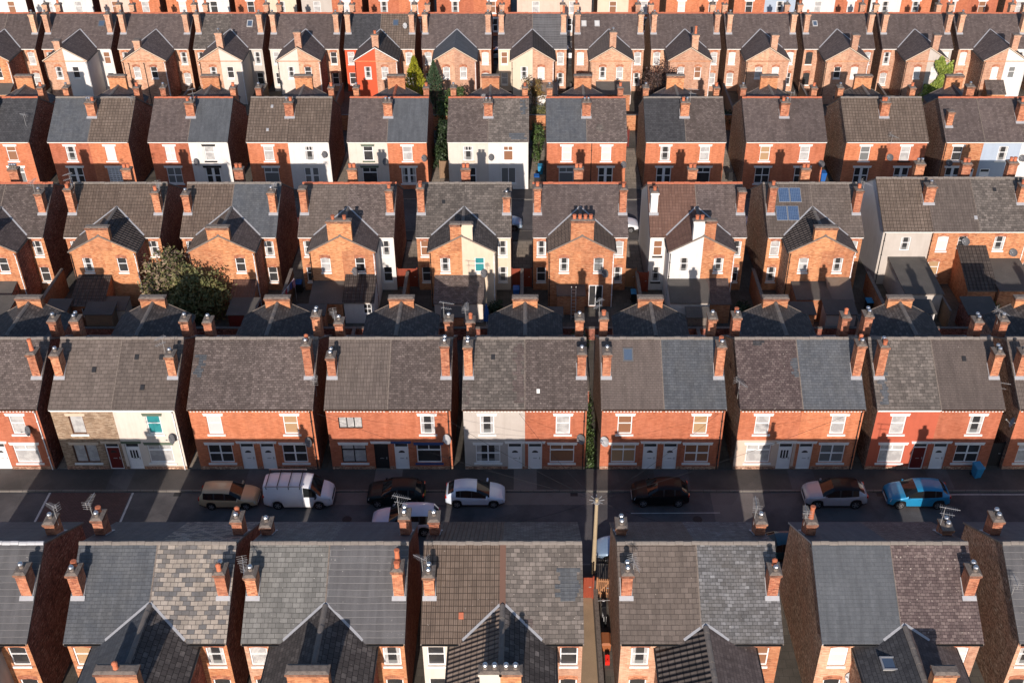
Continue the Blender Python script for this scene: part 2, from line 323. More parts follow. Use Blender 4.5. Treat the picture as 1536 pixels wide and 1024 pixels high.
def leaf_mat(name, cols, rough=0.6, trans=0.25):
    m, t, N, L, B = nt(name)
    g_ = N.new('ShaderNodeNewGeometry')
    r = g_.outputs['Random Per Island']
    n = len(cols)
    b = ramp(N, L, r, [(i / (n - 1), c) for i, c in enumerate(cols)])
    tc = N.new('ShaderNodeTexCoord')
    b = mixrgb(N, L, 0.5, b, ramp(N, L, noise(N, L, tc.outputs['Object'], 0.9, 3), [(0.35, 0.25), (0.65, 0.75)]), 'OVERLAY')
    L.new(b, B.inputs['Base Color']); setin(B, Roughness=rough)
    tr = N.new('ShaderNodeBsdfTranslucent'); L.new(b, tr.inputs['Color'])
    mx = N.new('ShaderNodeMixShader'); mx.inputs[0].default_value = trans
    L.new(B.outputs[0], mx.inputs[1]); L.new(tr.outputs[0], mx.inputs[2])
    L.new(mx.outputs[0], t.nodes['Material Output'].inputs[0])
    return m
M['lf_green'] = leaf_mat('green_leaves', [(0.035, 0.06, 0.018), (0.07, 0.12, 0.03), (0.12, 0.18, 0.05)])
M['lf_dark'] = leaf_mat('dark_green_leaves', [(0.015, 0.03, 0.012), (0.03, 0.055, 0.02), (0.05, 0.085, 0.03)])
M['lf_bud'] = leaf_mat('seedhead_bush_leaves', [(0.05, 0.07, 0.022), (0.11, 0.125, 0.04), (0.18, 0.175, 0.065), (0.30, 0.23, 0.13), (0.38, 0.27, 0.19), (0.15, 0.09, 0.08)])
M['lf_mid'] = leaf_mat('olive_leaves', [(0.07, 0.085, 0.028), (0.16, 0.165, 0.055), (0.28, 0.24, 0.11)])
M['lf_yel'] = leaf_mat('golden_conifer_sprays', [(0.16, 0.18, 0.015), (0.34, 0.33, 0.025), (0.46, 0.43, 0.04)])
M['lf_blue'] = leaf_mat('blue_green_sprays', [(0.03, 0.06, 0.03), (0.06, 0.10, 0.05), (0.10, 0.15, 0.08)])
M['lf_red'] = leaf_mat('dark_red_leaves', [(0.035, 0.022, 0.018), (0.07, 0.04, 0.032), (0.13, 0.075, 0.055)])
M['lf_brown'] = leaf_mat('rusty_leaves', [(0.16, 0.10, 0.03), (0.26, 0.15, 0.05), (0.12, 0.12, 0.03)])
M['lf_ivy'] = leaf_mat('bright_ivy_leaves', [(0.10, 0.15, 0.018), (0.22, 0.28, 0.04), (0.34, 0.38, 0.07)])
M['bark'] = plain('bark', (0.10, 0.07, 0.045), 0.95, 0.5, 5.0, bumpd=0.02)
def paint(name, col, metal=0.3, rough=0.35):
    return plain(name, col, rough, 0.12, 1.0, metal=metal, dirt=(0.1, 0.09, 0.08), coat=0.4)
M['c_gold'] = paint('gold_olive_paint', (0.50, 0.39, 0.235), 0.1)
M['c_white'] = paint('white_paint', (0.72, 0.73, 0.75), 0.0)
M['c_white2'] = paint('cool_white_paint', (0.62, 0.68, 0.76), 0.1)
M['c_black'] = plain('black_paint', (0.007, 0.008, 0.010), 0.45, 0, spec=0.2, coat=0.12)
M['c_green'] = plain('dark_green_black_paint', (0.008, 0.015, 0.017), 0.45, 0, spec=0.2, coat=0.12)
M['c_silver'] = paint('silver_paint', (0.44, 0.45, 0.48), 0.15)
M['c_lilac'] = paint('pale_lilac_silver_paint', (0.60, 0.58, 0.64), 0.1)
M['c_blue'] = paint('bright_blue_paint', (0.015, 0.22, 0.42), 0.15)
M['c_lblue'] = paint('light_blue_paint', (0.30, 0.42, 0.56), 0.3)
M['c_red'] = paint('red_paint', (0.38, 0.02, 0.015), 0.1)
M['c_teal'] = paint('dark_teal_paint', (0.02, 0.08, 0.11), 0.3)
M['carglass'] = plain('car_glass', (0.012, 0.014, 0.015), 0.08, 0, spec=0.35, coat=0.25)
M['tyre'] = plain('tyre_rubber', (0.015, 0.015, 0.015), 0.85, 0)
M['rim'] = plain('alloy_rim', (0.5, 0.5, 0.51), 0.3, 0, metal=0.8)
M['lampw'] = plain('clear_headlamp', (0.55, 0.56, 0.57), 0.12, 0, spec=0.7, coat=1.0)
M['lampr'] = plain('red_tail_lamp', (0.42, 0.012, 0.01), 0.15, 0, spec=0.6, coat=1.0)
M['platey'] = plain('yellow_plate', (0.65, 0.5, 0.05), 0.5, 0)
M['platew'] = plain('white_plate', (0.7, 0.7, 0.68), 0.5, 0)
M['trim'] = plain('dark_trim', (0.02, 0.02, 0.022), 0.6, 0.1)
M['binblue'] = plain('blue_bin_plastic', (0.015, 0.11, 0.38), 0.55, 0.2, 2.0)
M['bincyan'] = plain('light_blue_bin_plastic', (0.03, 0.24, 0.44), 0.55, 0.2, 2.0)
M['bingrn'] = plain('green_bin_plastic', (0.03, 0.20, 0.07), 0.55, 0.2, 2.0)
M['binbrn'] = plain('brown_chest_plastic', (0.30, 0.10, 0.035), 0.55, 0.25, 2.0)
M['redpl'] = plain('bright_red_plastic', (0.65, 0.02, 0.01), 0.5, 0.1, 2.0)
M['pole'] = plain('pole_timber', (0.38, 0.30, 0.19), 0.9, 0.4, 2.0, dirt=(0.22, 0.17, 0.11), bumpd=0.01)
M['navy'] = plain('blue_fabric', (0.02, 0.10, 0.32), 0.85, 0.2, 2.0)
for i, c in enumerate(((.55, .06, .10), (.62, .62, .63), (.10, .12, .35), (.55, .28, .38), (.08, .08, .09))):
    M['cl%d' % i] = plain('laundry_fabric_%s' % 'abcde'[i], c, 0.9, 0.15, 3.0)

# ------------------------------------------------------------------ mesh helpers
ALLM = {}
class MB:
    def __init__(s):
        s.v = []; s.f = []; s.m = []; s.sm = []; s.mats = []; s.uvo = {}
    def mi(s, mat):
        if isinstance(mat, str): mat = M[mat]
        if mat not in s.mats: s.mats.append(mat)
        return s.mats.index(mat)
    def poly(s, pts, mat, smooth=False):
        b = len(s.v); s.v.extend([tuple(p) for p in pts])
        s.f.append(tuple(range(b, b + len(pts)))); s.m.append(s.mi(mat)); s.sm.append(smooth)
    def hexa(s, p, mat, top=None, skip=()):
        """p: 8 points, bottom ring 0-3 counter-clockwise, top ring 4-7"""
        fs = {'b': (3, 2, 1, 0), 't': (4, 5, 6, 7), 's': (0, 1, 5, 4), 'e': (1, 2, 6, 5), 'n': (2, 3, 7, 6), 'w': (3, 0, 4, 7)}
        for k, f in fs.items():
            if k not in skip:
                s.poly([p[i] for i in f], top if (k == 't' and top) else mat)
    def box(s, x0, x1, y0, y1, z0, z1, mat, top=None, skip=()):
        s.hexa([(x0, y0, z0), (x1, y0, z0), (x1, y1, z0), (x0, y1, z0), (x0, y0, z1), (x1, y0, z1), (x1, y1, z1), (x0, y1, z1)], mat, top, skip)
    def bar(s, a, b, w, h, mat, up=(0, 0, 1)):
        a = Vector(a); b = Vector(b); d = (b - a).normalized(); up = Vector(up)
        if abs(d.dot(up)) > 0.98: up = Vector((0, 1, 0))
        sx = d.cross(up).normalized() * (w / 2); sz = sx.cross(d).normalized() * (h / 2)
        q = []
        for o in (-sz, sz):
            q += [a - sx + o, a + sx + o, b + sx + o, b - sx + o]
        s.hexa(q, mat)
    def tube(s, a, b, r0, r1, mat, n=8, cap=True):
        a = Vector(a); b = Vector(b); d = (b - a).normalized()
        u = d.orthogonal().normalized(); w = d.cross(u)
        A = []; Bq = []
        for i in range(n):
            t = 2 * math.pi * i / n
            e = u * math.cos(t) + w * math.sin(t)
            A.append(a + e * r0); Bq.append(b + e * r1)
        for i in range(n):
            j = (i + 1) % n
            s.poly([A[i], A[j], Bq[j], Bq[i]], mat, True)
        if cap:
            s.poly(A[::-1], mat); s.poly(Bq, mat)
    def lathe(s, c, prof, mat, n=10):
        c = Vector(c); rings = []
        for r, z in prof:
            rings.append([c + Vector((r * math.cos(2 * math.pi * i / n), r * math.sin(2 * math.pi * i / n), z)) for i in range(n)])
        for a, b in zip(rings, rings[1:]):
            for i in range(n):
                j = (i + 1) % n
                s.poly([a[i], a[j], b[j], b[i]], mat, True)
        s.poly(rings[-1], mat); s.poly(rings[0][::-1], mat)
    def mesh(s, name):
        me = bpy.data.meshes.new(name)
        me.from_pydata(s.v, [], s.f)
        for mt in s.mats: me.materials.append(mt)
        me.polygons.foreach_set('material_index', s.m)
        me.polygons.foreach_set('use_smooth', s.sm)
        uvs = []
        for fi, f in enumerate(s.f):
            if fi in s.uvo:
                uvs += s.uvo[fi]; continue
            P = [s.v[i] for i in f]
            nx = ny = nz = 0.0
            for a, b in zip(P, P[1:] + P[:1]):
                nx += (a[1] - b[1]) * (a[2] + b[2]); ny += (a[2] - b[2]) * (a[0] + b[0]); nz += (a[0] - b[0]) * (a[1] + b[1])
            h = math.hypot(nx, ny); l = math.sqrt(h * h + nz * nz) or 1
            if h / l < 0.05:
                for p in P: uvs += [p[0], p[1]]
            else:
                tx, ty = -ny / h, nx / h
                cz = nz / l; hx, hy = nx / l, ny / l
                # b = n x t
                bx = -cz * ty; by = cz * tx; bz = hx * ty - hy * tx
                for p in P:
                    uvs += [p[0] * tx + p[1] * ty, p[0] * bx + p[1] * by + p[2] * bz]
        lay = me.uv_layers.new(name='UVMap')
        lay.data.foreach_set('uv', uvs)
        me.update()
        return me
    def obj(s, name, parent=None, loc=(0, 0, 0), rz=0.0):
        return put(name, s.mesh(name), parent, loc, rz)

def put(name, me, parent=None, loc=(0, 0, 0), rz=0.0):
    o = bpy.data.objects.new(name, me); COL.objects.link(o)
    o.location = loc
    if rz: o.rotation_euler = (0, 0, rz)
    if parent is not None: o.parent = parent
    return o

def tag(o, label=None, cat=None, group=None, kind=None):
    if label: o['label'] = label
    if cat: o['category'] = cat
    if group: o['group'] = group
    if kind: o['kind'] = kind
    return o

def empty(name, loc, label, cat, group=None, rz=0.0):
    o = bpy.data.objects.new(name, None); COL.objects.link(o)
    o.location = loc; o.rotation_euler = (0, 0, rz); o.empty_display_size = 0.3
    return tag(o, label, cat, group)

CACHE = {}
def cached(key, fn):
    if key not in CACHE: CACHE[key] = fn()
    return CACHE[key]

def holed(mb, x0, x1, z0, z1, y, holes, depth, mat, band=None, bandz=0, revmat=None):
    """an upright sheet facing -Y with rectangular openings and reveals going back to y+depth"""
    xs = sorted({x0, x1} | {min(max(v, x0), x1) for h in holes for v in h[:2]})
    zs = sorted({z0, z1} | {min(max(v, z0), z1) for h in holes for v in h[2:4]} | ({bandz} if band else set()))
    for a, b in zip(xs, xs[1:]):
        for c, d in zip(zs, zs[1:]):
            mx, mz = (a + b) / 2, (c + d) / 2
            if any(h[0] < mx < h[1] and h[2] < mz < h[3] for h in holes): continue
            mb.poly([(a, y, c), (b, y, c), (b, y, d), (a, y, d)], band if band and mz < bandz else mat)
    for h in holes:
        a, b, c, d = h[:4]; q = y + depth; rm = revmat or mat
        mb.poly([(a, y, c), (a, y, d), (a, q, d), (a, q, c)], rm)
        mb.poly([(b, y, d), (b, y, c), (b, q, c), (b, q, d)], rm)
        mb.poly([(a, y, d), (b, y, d), (b, q, d), (a, q, d)], rm)
        mb.poly([(b, y, c), (a, y, c), (a, q, c), (b, q, c)], rm)

LAY = {
    'sash': ([(0, 1)], [(0, .56), (.60, 1)]),
    'sashlo': ([(0, 1)], [(0, .66), (.70, 1)]),
    'one': ([(0, 1)], [(0, 1)]),
    'pair': ([(0, .47), (.53, 1)], [(0, 1)]),
    'cross': ([(0, .47), (.53, 1)], [(0, .48), (.54, 1)]),
    'tri': ([(0, .31), (.35, .65), (.69, 1)], [(0, 1)]),
    'fren': ([(0.02, .40), (.60, .98)], [(0, .46), (.52, 1)]),
    'grid': ([(0, .21), (.26, .47), (.53, .74), (.79, 1)], [(0, .11), (.13, .23), (.26, .36), (.39, .49), (.55, .64), (.67, .76), (.80, .89), (.92, 1)]),
}
def win_mesh(kind, w, h, frame, pane):
    """frame and panes of a window, its opening's lower left corner at the origin, outside towards -Y"""
    def mk():
        b = 0.065 if frame != 'blk' else 0.055
        if kind == 'top2':
            hs = [(b, w - b, b, h * .66), (b, w / 2 - .03, h * .72, h - b), (w / 2 + .03, w - b, h * .72, h - b)]
        elif kind == 'top2b':
            hs = [(b, w / 2 - .03, b, h * .68), (w / 2 + .03, w - b, b, h * .68), (b, w / 2 - .03, h * .74, h - b), (w / 2 + .03, w - b, h * .74, h - b)]
        else:
            cx, cz = LAY[kind]
            iw, ih = w - 2 * b, h - 2 * b
            hs = [(b + iw * p, b + iw * q, b + ih * r, b + ih * s) for p, q in cx for r, s in cz]
        fb = MB(); holed(fb, 0, w, 0, h, 0, hs, 0.05, frame)
        pb = MB()
        for a, c, d, e in hs:
            pb.poly([(a, .045, d), (c, .045, d), (c, .045, e), (a, .045, e)], 'p_dark' if pane == 'p_half' else pane)
            if pane == 'p_half':   # a curtain drawn to each side and a low net
                cw = w * .2
                for p, q in ((b, b + cw), (w - b - cw, w - b)):
                    p2, q2 = max(a, p), min(c, q)
                    if q2 - p2 > .03:
                        s = .012 * (1 if p == b else -1)
                        pb.poly([(p2, .043, d), (q2 - (s if s > 0 else 0), .043, d), (q2, .043, e), (p2, .043, e)] if s > 0 else [(p2 - s, .043, d), (q2, .043, d), (q2, .043, e), (p2, .043, e)], 'p_net')
                if d < .2: pb.poly([(a, .044, d), (c, .044, d), (c, .044, d + (e - d) * .35), (a, .044, d + (e - d) * .35)], 'p_grey')
        return fb.mesh('window'), pb.mesh('pane')
    return cached(('w', kind, round(w, 2), round(h, 2), frame, pane), mk)

def slab_mesh(name, w, d, h, mat, taper=0.0):
    def mk():
        mb = MB(); t = taper
        mb.hexa([(-w / 2, -d, 0), (w / 2, -d, 0), (w / 2, 0.06, 0), (-w / 2, 0.06, 0), (-w / 2 - t, -d, h), (w / 2 + t, -d, h), (w / 2 + t, 0.06, h), (-w / 2 - t, 0.06, h)], mat)
        return mb.mesh(name)
    return cached((name, round(w, 2), d, h, mat, taper), mk)

def arch_mesh(w, h, mat):
    def mk():
        mb = MB(); n = 6
        for i in range(n):
            a, b = -w / 2 + w * i / n, -w / 2 + w * (i + 1) / n
            za, zb = .10 * (1 - (2 * a / w) ** 2), .10 * (1 - (2 * b / w) ** 2)
            mb.hexa([(a, -.012, za - .10), (b, -.012, zb - .10), (b, .05, zb - .10), (a, .05, za - .10), (a, -.012, za + h - .06), (b, -.012, zb + h - .06), (b, .05, zb + h - .06), (a, .05, za + h - .06)], mat)
        return mb.mesh('lintel')
    return cached(('arch', round(w, 2), h, mat), mk)

def window(root, x, y, z, w, h, kind='sash', pane='p_dark', frame='upvc', lintel='wpaint', sill='wpaint', rz=0.0, lw=0.16):
    """x is the middle of the opening, y the wall face"""
    fm, pm = win_mesh(kind, w, h, frame, pane)
    if rz:
        d = Matrix.Rotation(rz, 3, 'Z') @ Vector((-w / 2, .07, 0))
        o = put('window', fm, root, (x + d.x, y + d.y, z), rz)
    else:
        o = put('window', fm, root, (x - w / 2, y + .07, z))
    put('pane', pm, o)
    if lintel:
        if lintel in ('bs', 'br', 'bc'):
            put('lintel', arch_mesh(w + .1, .26, lintel), o, (w / 2, -.07, h))
        else:
            put('lintel', slab_mesh('lintel', w + lw * 2, .035, .22, lintel, .05), o, (w / 2, -.07, h + .003))
    if sill:
        put('sill', slab_mesh('sill', w + lw * 1.7, .09, .13, sill), o, (w / 2, -.07, -.135))
    return o

def door(root, x, y, leaf='upvc', style=0, lintel='wpaint', w=0.98, h=2.42):
    def mk():
        fb = MB(); b = .07
        holed(fb, 0, w, .08, h, 0, [(b, w - b, .12, 2.0), (b, w - b, 2.07, h - b)], .05, 'upvc' if leaf != 'blk' else 'blk')
        fm = fb.mesh('door_frame')
        lb = MB(); lb.box(b, w - b, .03, .05, .12, 2.0, leaf)
        for (a, c, d, e) in ((.17, .46, .25, .85), (.54, .81, .25, .85)):
            lb.box(a, c, .018, .03, d, e, leaf)
        if style == 1:
            for (a, c, d, e) in ((.17, .46, 1.0, 1.75), (.54, .81, 1.0, 1.75)): lb.box(a, c, .018, .03, d, e, leaf)
        lm = lb.mesh('door_leaf')
        gb = MB()
        gb.poly([(b, .04, 2.07), (w - b, .04, 2.07), (w - b, .04, h - b), (b, .04, h - b)], 'p_dark')
        if style == 0:   # half-moon light
            n = 8; c = (w / 2, 1.52)
            pts = [(c[0] + .22 * math.cos(math.pi * i / n), .026, c[1] + .2 * math.sin(math.pi * i / n)) for i in range(n + 1)]
            gb.poly(pts[::-1] if False else pts, 'p_dark')
        elif style == 2:
            for a in (.22, .42, .62):
                gb.poly([(a, .026, 1.05), (a + .13, .026, 1.05), (a + .13, .026, 1.75), (a, .026, 1.75)], 'p_dark')
        gm = gb.mesh('pane')
        hb = MB(); hb.box(w - .2, w - .14, -.01, .03, .95, 1.12, 'alu'); hb.box(w / 2 - .13, w / 2 + .13, .010, .03, 1.0, 1.05, 'alu')
        return fm, lm, gm, hb.mesh('handle')
    fm, lm, gm, hm = cached(('door', leaf, style, w), mk)
    o = put('door', fm, root, (x - w / 2, y + .07, 0))
    put('door_leaf', lm, o); put('pane', gm, o); put('handle', hm, o)
    sb = cached(('step', w), lambda: (lambda q: (q.box(0, w, -.28, .0, 0, .085, 'tanst'), q.mesh('doorstep'))[1])(MB()))
    put('doorstep', sb, o)
    if lintel:
        put('lintel', slab_mesh('lintel', w + .36, .035, .2, lintel, .05), o, (w / 2, -.07, h + .003))
    return o

def pot_mesh(i):
    def mk():
        mb = MB()
        if i == 0: mb.lathe((0, 0, 0), [(.15, 0), (.135, .08), (.115, .42), (.14, .44), (.145, .52), (.11, .53)], 'pot')
        elif i == 1: mb.lathe((0, 0, 0), [(.15, 0), (.14, .3), (.165, .33), (.165, .4), (.12, .41)], 'pot')
        elif i == 2:
            mb.lathe((0, 0, 0), [(.12, 0), (.12, .2), (.06, .2)], 'cem')
            mb.lathe((0, 0, .2), [(.08, 0), (.09, .05), (.145, .07), (.15, .14), (.11, .2), (.03, .23)], 'cowl')
        elif i == 3: mb.lathe((0, 0, 0), [(.17, 0), (.15, .15), (.12, .8), (.15, .83), (.15, .92), (.11, .93)], 'pot')
        else:
            mb.lathe((0, 0, 0), [(.14, 0), (.12, .3), (.14, .33), (.10, .35)], 'pot')
            mb.lathe((0, 0, .36), [(.07, 0), (.15, .03), (.15, .09), (.05, .16)], 'pot')
        return mb.mesh('chimney_pot')
    return cached(('pot', i), mk)

def aerial_mesh(i, hgt):
    def mk():
        mb = MB(); r = random.Random(i)
        a = r.uniform(0, 6.28) if i != 1 else 2.6
        mb.tube((0, 0, 0), (0, 0, hgt), .018, .016, 'alu', 6)
        d = Vector((math.cos(a), math.sin(a), 0)); p = Vector((-d.y, d.x, 0)); t = Vector((0, 0, hgt - .05))
        L0 = .85 if i % 2 else 1.1
        mb.bar(t - d * .3, t + d * (L0 - .3), .025, .025, 'alu')
        n = 9
        for k in range(n):
            q = t + d * (-.25 + (L0 - .1) * k / n); l = .24 - .012 * k
            mb.bar(q - p * l, q + p * l, .011, .011, 'alu')
        q = t - d * .3
        if i % 3 != 2:
            for k in range(4):
                z = Vector((0, 0, -.24 + .16 * k)); mb.bar(q + z - p * .3, q + z + p * .24, .011, .011, 'alu')
            mb.bar(q + Vector((0, 0, -.26)), q + Vector((0, 0, .26)), .02, .02, 'alu', (0, 1, 0))
        else:
            q = Vector((0, 0, hgt - .5)); mb.bar(q - d * .2, q + d * .6, .02, .02, 'alu')
            for k in range(5):
                u = q + d * (-.1 + .14 * k); mb.bar(u - p * .2, u + p * .2, .015, .015, 'alu')
        return mb.mesh('aerial')
    return cached(('aer', i, hgt), mk)

def dish(root, x, y, z, pale=False, rz=0.0):
    def mk():
        mb = MB(); c = Vector((0, -.32, .1)); d = Vector((-.55, -.75, .38)).normalized()
        u = d.orthogonal().normalized(); w = d.cross(u); mt = 'dishw' if pale else 'dishm'; n = 14
        ring = lambda rr, k: [c + d * k + (u * math.cos(2 * math.pi * i / n) * rr + w * math.sin(2 * math.pi * i / n) * rr * 1.12) for i in range(n)]
        rs = [ring(.05, -.08), ring(.2, -.055), ring(.33, 0)]
        for A, Bq in zip(rs, rs[1:]):
            for i in range(n):
                j = (i + 1) % n; mb.poly([A[i], A[j], Bq[j], Bq[i]], mt, True)
        mb.poly(rs[0], mt)
        mb.bar((0, .0, -.05), c - d * .08, .04, .04, mt)
        mb.bar(c - d * .05 + Vector((0, 0, -.25)), c + d * .42, .02, .02, 'alu'); mb.bar(c + d * .38, c + d * .48, .07, .07, 'alu')
        return mb.mesh('satellite_dish')
    return put('satellite_dish', cached(('dish', pale), mk), root, (x, y, z), rz)

def chimney(root, x, y, w, d, z0, z1, pots, mat='bs', aerial=None, flash=True, cap='cem', slope=None, sdir=1):
    """x, y: middle of the stack in the house's own metres"""
    mb = MB()
    mb.box(-w / 2, w / 2, -d / 2, d / 2, 0, z1 - z0 - .22, mat)
    mb.box(-w / 2 - .035, w / 2 + .035, -d / 2 - .035, d / 2 + .035, z1 - z0 - .22, z1 - z0 - .14, 'bt' if mat in ('bs', 'bc') else mat)
    mb.box(-w / 2 - .07, w / 2 + .07, -d / 2 - .07, d / 2 + .07, z1 - z0 - .14, z1 - z0, 'bt' if mat in ('bs', 'bc') else mat, skip=('t',))
    e = .07; t = z1 - z0
    mb.hexa([(-w / 2 - e, -d / 2 - e, t), (w / 2 + e, -d / 2 - e, t), (w / 2 + e, d / 2 + e, t), (-w / 2 - e, d / 2 + e, t),
             (-w / 2 + .08, -d / 2 + .08, t + .09), (w / 2 - .08, -d / 2 + .08, t + .09), (w / 2 - .08, d / 2 - .08, t + .09), (-w / 2 + .08, d / 2 - .08, t + .09)], cap, skip=('b',))
    o = mb.obj('chimney', root, (x, y, z0))
    n = len(pots)
    long_x = w > d
    for i, p in enumerate(pots):
        k = (i + .5) / n - .5
        px, py = (k * (w - .1), 0) if long_x else (0, k * (d - .1))
        put('chimney_pot', pot_mesh(p), o, (px, py, z1 - z0 + .03))
    if aerial is not None:
        put('aerial', aerial_mesh(aerial, 1.15 + .35 * (aerial % 3)), o, (rng.choice((-1, 1)) * (w / 2 + .05), 0, z1 - z0 - .5))
    if flash and slope:
        k = slope
        fb = MB(); yf = -d / 2 - .22; zf = lambda yy: (y + yy) * 0
        hs = lambda yy: k[0] + k[1] * (y + yy) * 1.0 - z0
        a, b = w / 2 + .10, .03
        if sdir > 0:
            y0, y1 = -d / 2 - .20, d / 2
        else:
            y0, y1 = -d / 2, d / 2 + .20
        # apron below the stack and soakers along its sides
        ya, yb = (y0, -d / 2 - .004) if sdir > 0 else (d / 2 + .004, y1)
        fb.hexa([(-a, ya, hs(ya) + b - .03), (a, ya, hs(ya) + b - .03), (a, yb, hs(yb) + b - .03), (-a, yb, hs(yb) + b - .03), (-a, ya, hs(ya) + b), (a, ya, hs(ya) + b), (a, yb, hs(yb) + b + .03), (-a, yb, hs(yb) + b + .03)], 'lead')
        for s in (-1, 1):
            p, q = s * (w / 2 + .004), s * (w / 2 + .045)
            if p > q: p, q = q, p
            fb.hexa([(p, -d / 2, hs(-d / 2) - .02), (q, -d / 2, hs(-d / 2) - .02), (q, d / 2, hs(d / 2) - .02), (p, d / 2, hs(d / 2) - .02), (p, -d / 2, hs(-d / 2) + b), (q, -d / 2, hs(-d / 2) + b), (q, d / 2, hs(d / 2) + b), (p, d / 2, hs(d / 2) + b)], 'lead')
        fb.obj('flashing', o)
    return o

def slope_slab(mb, x0, x1, ya, za, yb, zb, mat, t=.10, edge='cem'):
    """roof slab between the lines y=ya (height za) and y=yb (height zb); old rafters sag a little between its edges"""
    if ya > yb: ya, za, yb, zb = yb, zb, ya, za
    mb.hexa([(x0, ya, za - t), (x1, ya, za - t), (x1, yb, zb - t), (x0, yb, zb - t), (x0, ya, za), (x1, ya, za), (x1, yb, zb), (x0, yb, zb)], edge, skip=('t',))
    nx, ny = 9, 7; r = rng.random() * 6; s = rng.uniform(.02, .05)
    ln = math.hypot(yb - ya, zb - za)
    P = []
    for j in range(ny + 1):
        for i in range(nx + 1):
            u, v = i / nx, j / ny
            k = 16 * u * (1 - u) * v * (1 - v)
            dz = (-s * k + .022 * math.sin(u * 9 + r) * math.sin(v * 7 + r * 2) * min(1, k * 2) + rng.uniform(-.008, .008) * (k > .01))
            P.append((x0 + (x1 - x0) * u, ya + (yb - ya) * v, za + (zb - za) * v + dz))
    b0 = len(mb.v); mb.v.extend(P); m = mb.mi(mat)
    for j in range(ny):
        for i in range(nx):
            a = b0 + j * (nx + 1) + i
            mb.uvo[len(mb.f)] = [c for di, dj in ((0, 0), (1, 0), (1, 1), (0, 1)) for c in (x0 + (x1 - x0) * (i + di) / nx, ln * (j + dj) / ny)]
            mb.f.append((a, a + 1, a + nx + 2, a + nx + 1)); mb.m.append(m); mb.sm.append(True)

def ridge_tiles(root, x0, x1, y, z, mat, along='x', length=.45):
    mb = MB(); n = max(1, int((x1 - x0) / length)); L = (x1 - x0) / n
    pr = [(-.15, -.085), (-.085, .0), (0, .05), (.085, .0), (.15, -.085)]
    for i in range(n):
        a, b = x0 + i * L, x0 + (i + 1) * L - .012
        k = (.012 if i % 2 else 0) + rng.uniform(-.014, .014)
        for (p, q), (r, s) in zip(pr, pr[1:]):
            if along == 'x':
                mb.poly([(a, y + p, z + q + k), (b, y + p, z + q + k), (b, y + r, z + s + k), (a, y + r, z + s + k)], mat)
            else:
                mb.poly([(y + p, b, z + q + k), (y + p, a, z + q + k), (y + r, a, z + s + k), (y + r, b, z + s + k)], mat)
        for e in (a, b):
            pp = [((e, y + p, z + q + k) if along == 'x' else (y + p, e, z + q + k)) for p, q in pr]
            mb.poly(pp, mat)
    return mb.obj('ridge', root)

# ------------------------------------------------------------------ houses
HE, HR, D = 5.5, 8.22, 8.74
SL = (HR - HE) / (D / 2)
def roof_z(y):
    return HE + SL * y if y <= D / 2 else HE + SL * (D - y)

def unit_shell(root, x0, x1, u, left_end, right_end, holes, rear='bc', he=HE, hr=HR, d=D, kit=None):
    mb = MB(); near = u['wall']
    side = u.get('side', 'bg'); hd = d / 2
    if left_end: mb.poly([(x0, d, 0), (x0, 0, 0), (x0, 0, he), (x0, hd, hr), (x0, d, he)], u.get('lside', 'bw' if side == 'bg' else side))  # left gables default to the paler brick, in place of grazing sun
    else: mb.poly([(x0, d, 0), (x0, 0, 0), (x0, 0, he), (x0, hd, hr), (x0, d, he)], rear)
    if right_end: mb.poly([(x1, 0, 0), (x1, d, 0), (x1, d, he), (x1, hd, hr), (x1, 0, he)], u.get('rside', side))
    mb.poly([(x1, d, 0), (x0, d, 0), (x0, d, he), (x1, d, he)], rear)
    holed(mb, x0, x1, 0, he, 0, holes, .09, near, u.get('band'), 2.72)
    return mb.obj('wall', root)

def roofs(root, x0, x1, u, left_end, right_end, he=HE, hr=HR, d=D, over=.24):
    a = x0 - (.07 if left_end else 0); b = x1 + (.07 if right_end else 0); k = (hr - he) / (d / 2)
    t = .05
    mb = MB(); e = u.get('verge', 'cem')
    slope_slab(mb, a, b, -over, he - over * k + t, d / 2, hr + t, u['roof'], .12, e)
    slope_slab(mb, a, b, d + over, he - over * k + t, d / 2, hr + t, u.get('roof2', u['roof']), .12, e)
    o = mb.obj('roof', root)
    return o

def gutter(root, x0, x1, y, z, mat, sgn=-1):
    mb = MB(); n = 5
    pr = [(.0, .0), (.0, -.075), (.045, -.11), (.09, -.075), (.09, 0.0)]
    for (p, q), (r, s) in zip(pr, pr[1:]):
        mb.poly([(x0, y + sgn * p, z + q), (x1, y + sgn * p, z + q), (x1, y + sgn * r, z + s), (x0, y + sgn * r, z + s)], mat)
    for x in (x0, x1): mb.poly([(x, y + sgn * p, z + q) for p, q in pr], mat)
    return mb.obj('gutter', root)

def downpipe(root, x, y, z0, z1, mat='blk'):
    mb = MB(); mb.tube((x, y - .07, z0), (x, y - .07, z1 - .35), .038, .038, mat, 7)
    mb.tube((x, y - .07, z1 - .35), (x, y - .26, z1 - .1), .038, .038, mat, 7)
    for z in (1.2, 3.0, 4.4):
        if z0 < z < z1: mb.box(x - .06, x + .06, y - .12, y, z, z + .05, mat)
    return mb.obj('downpipe', root)

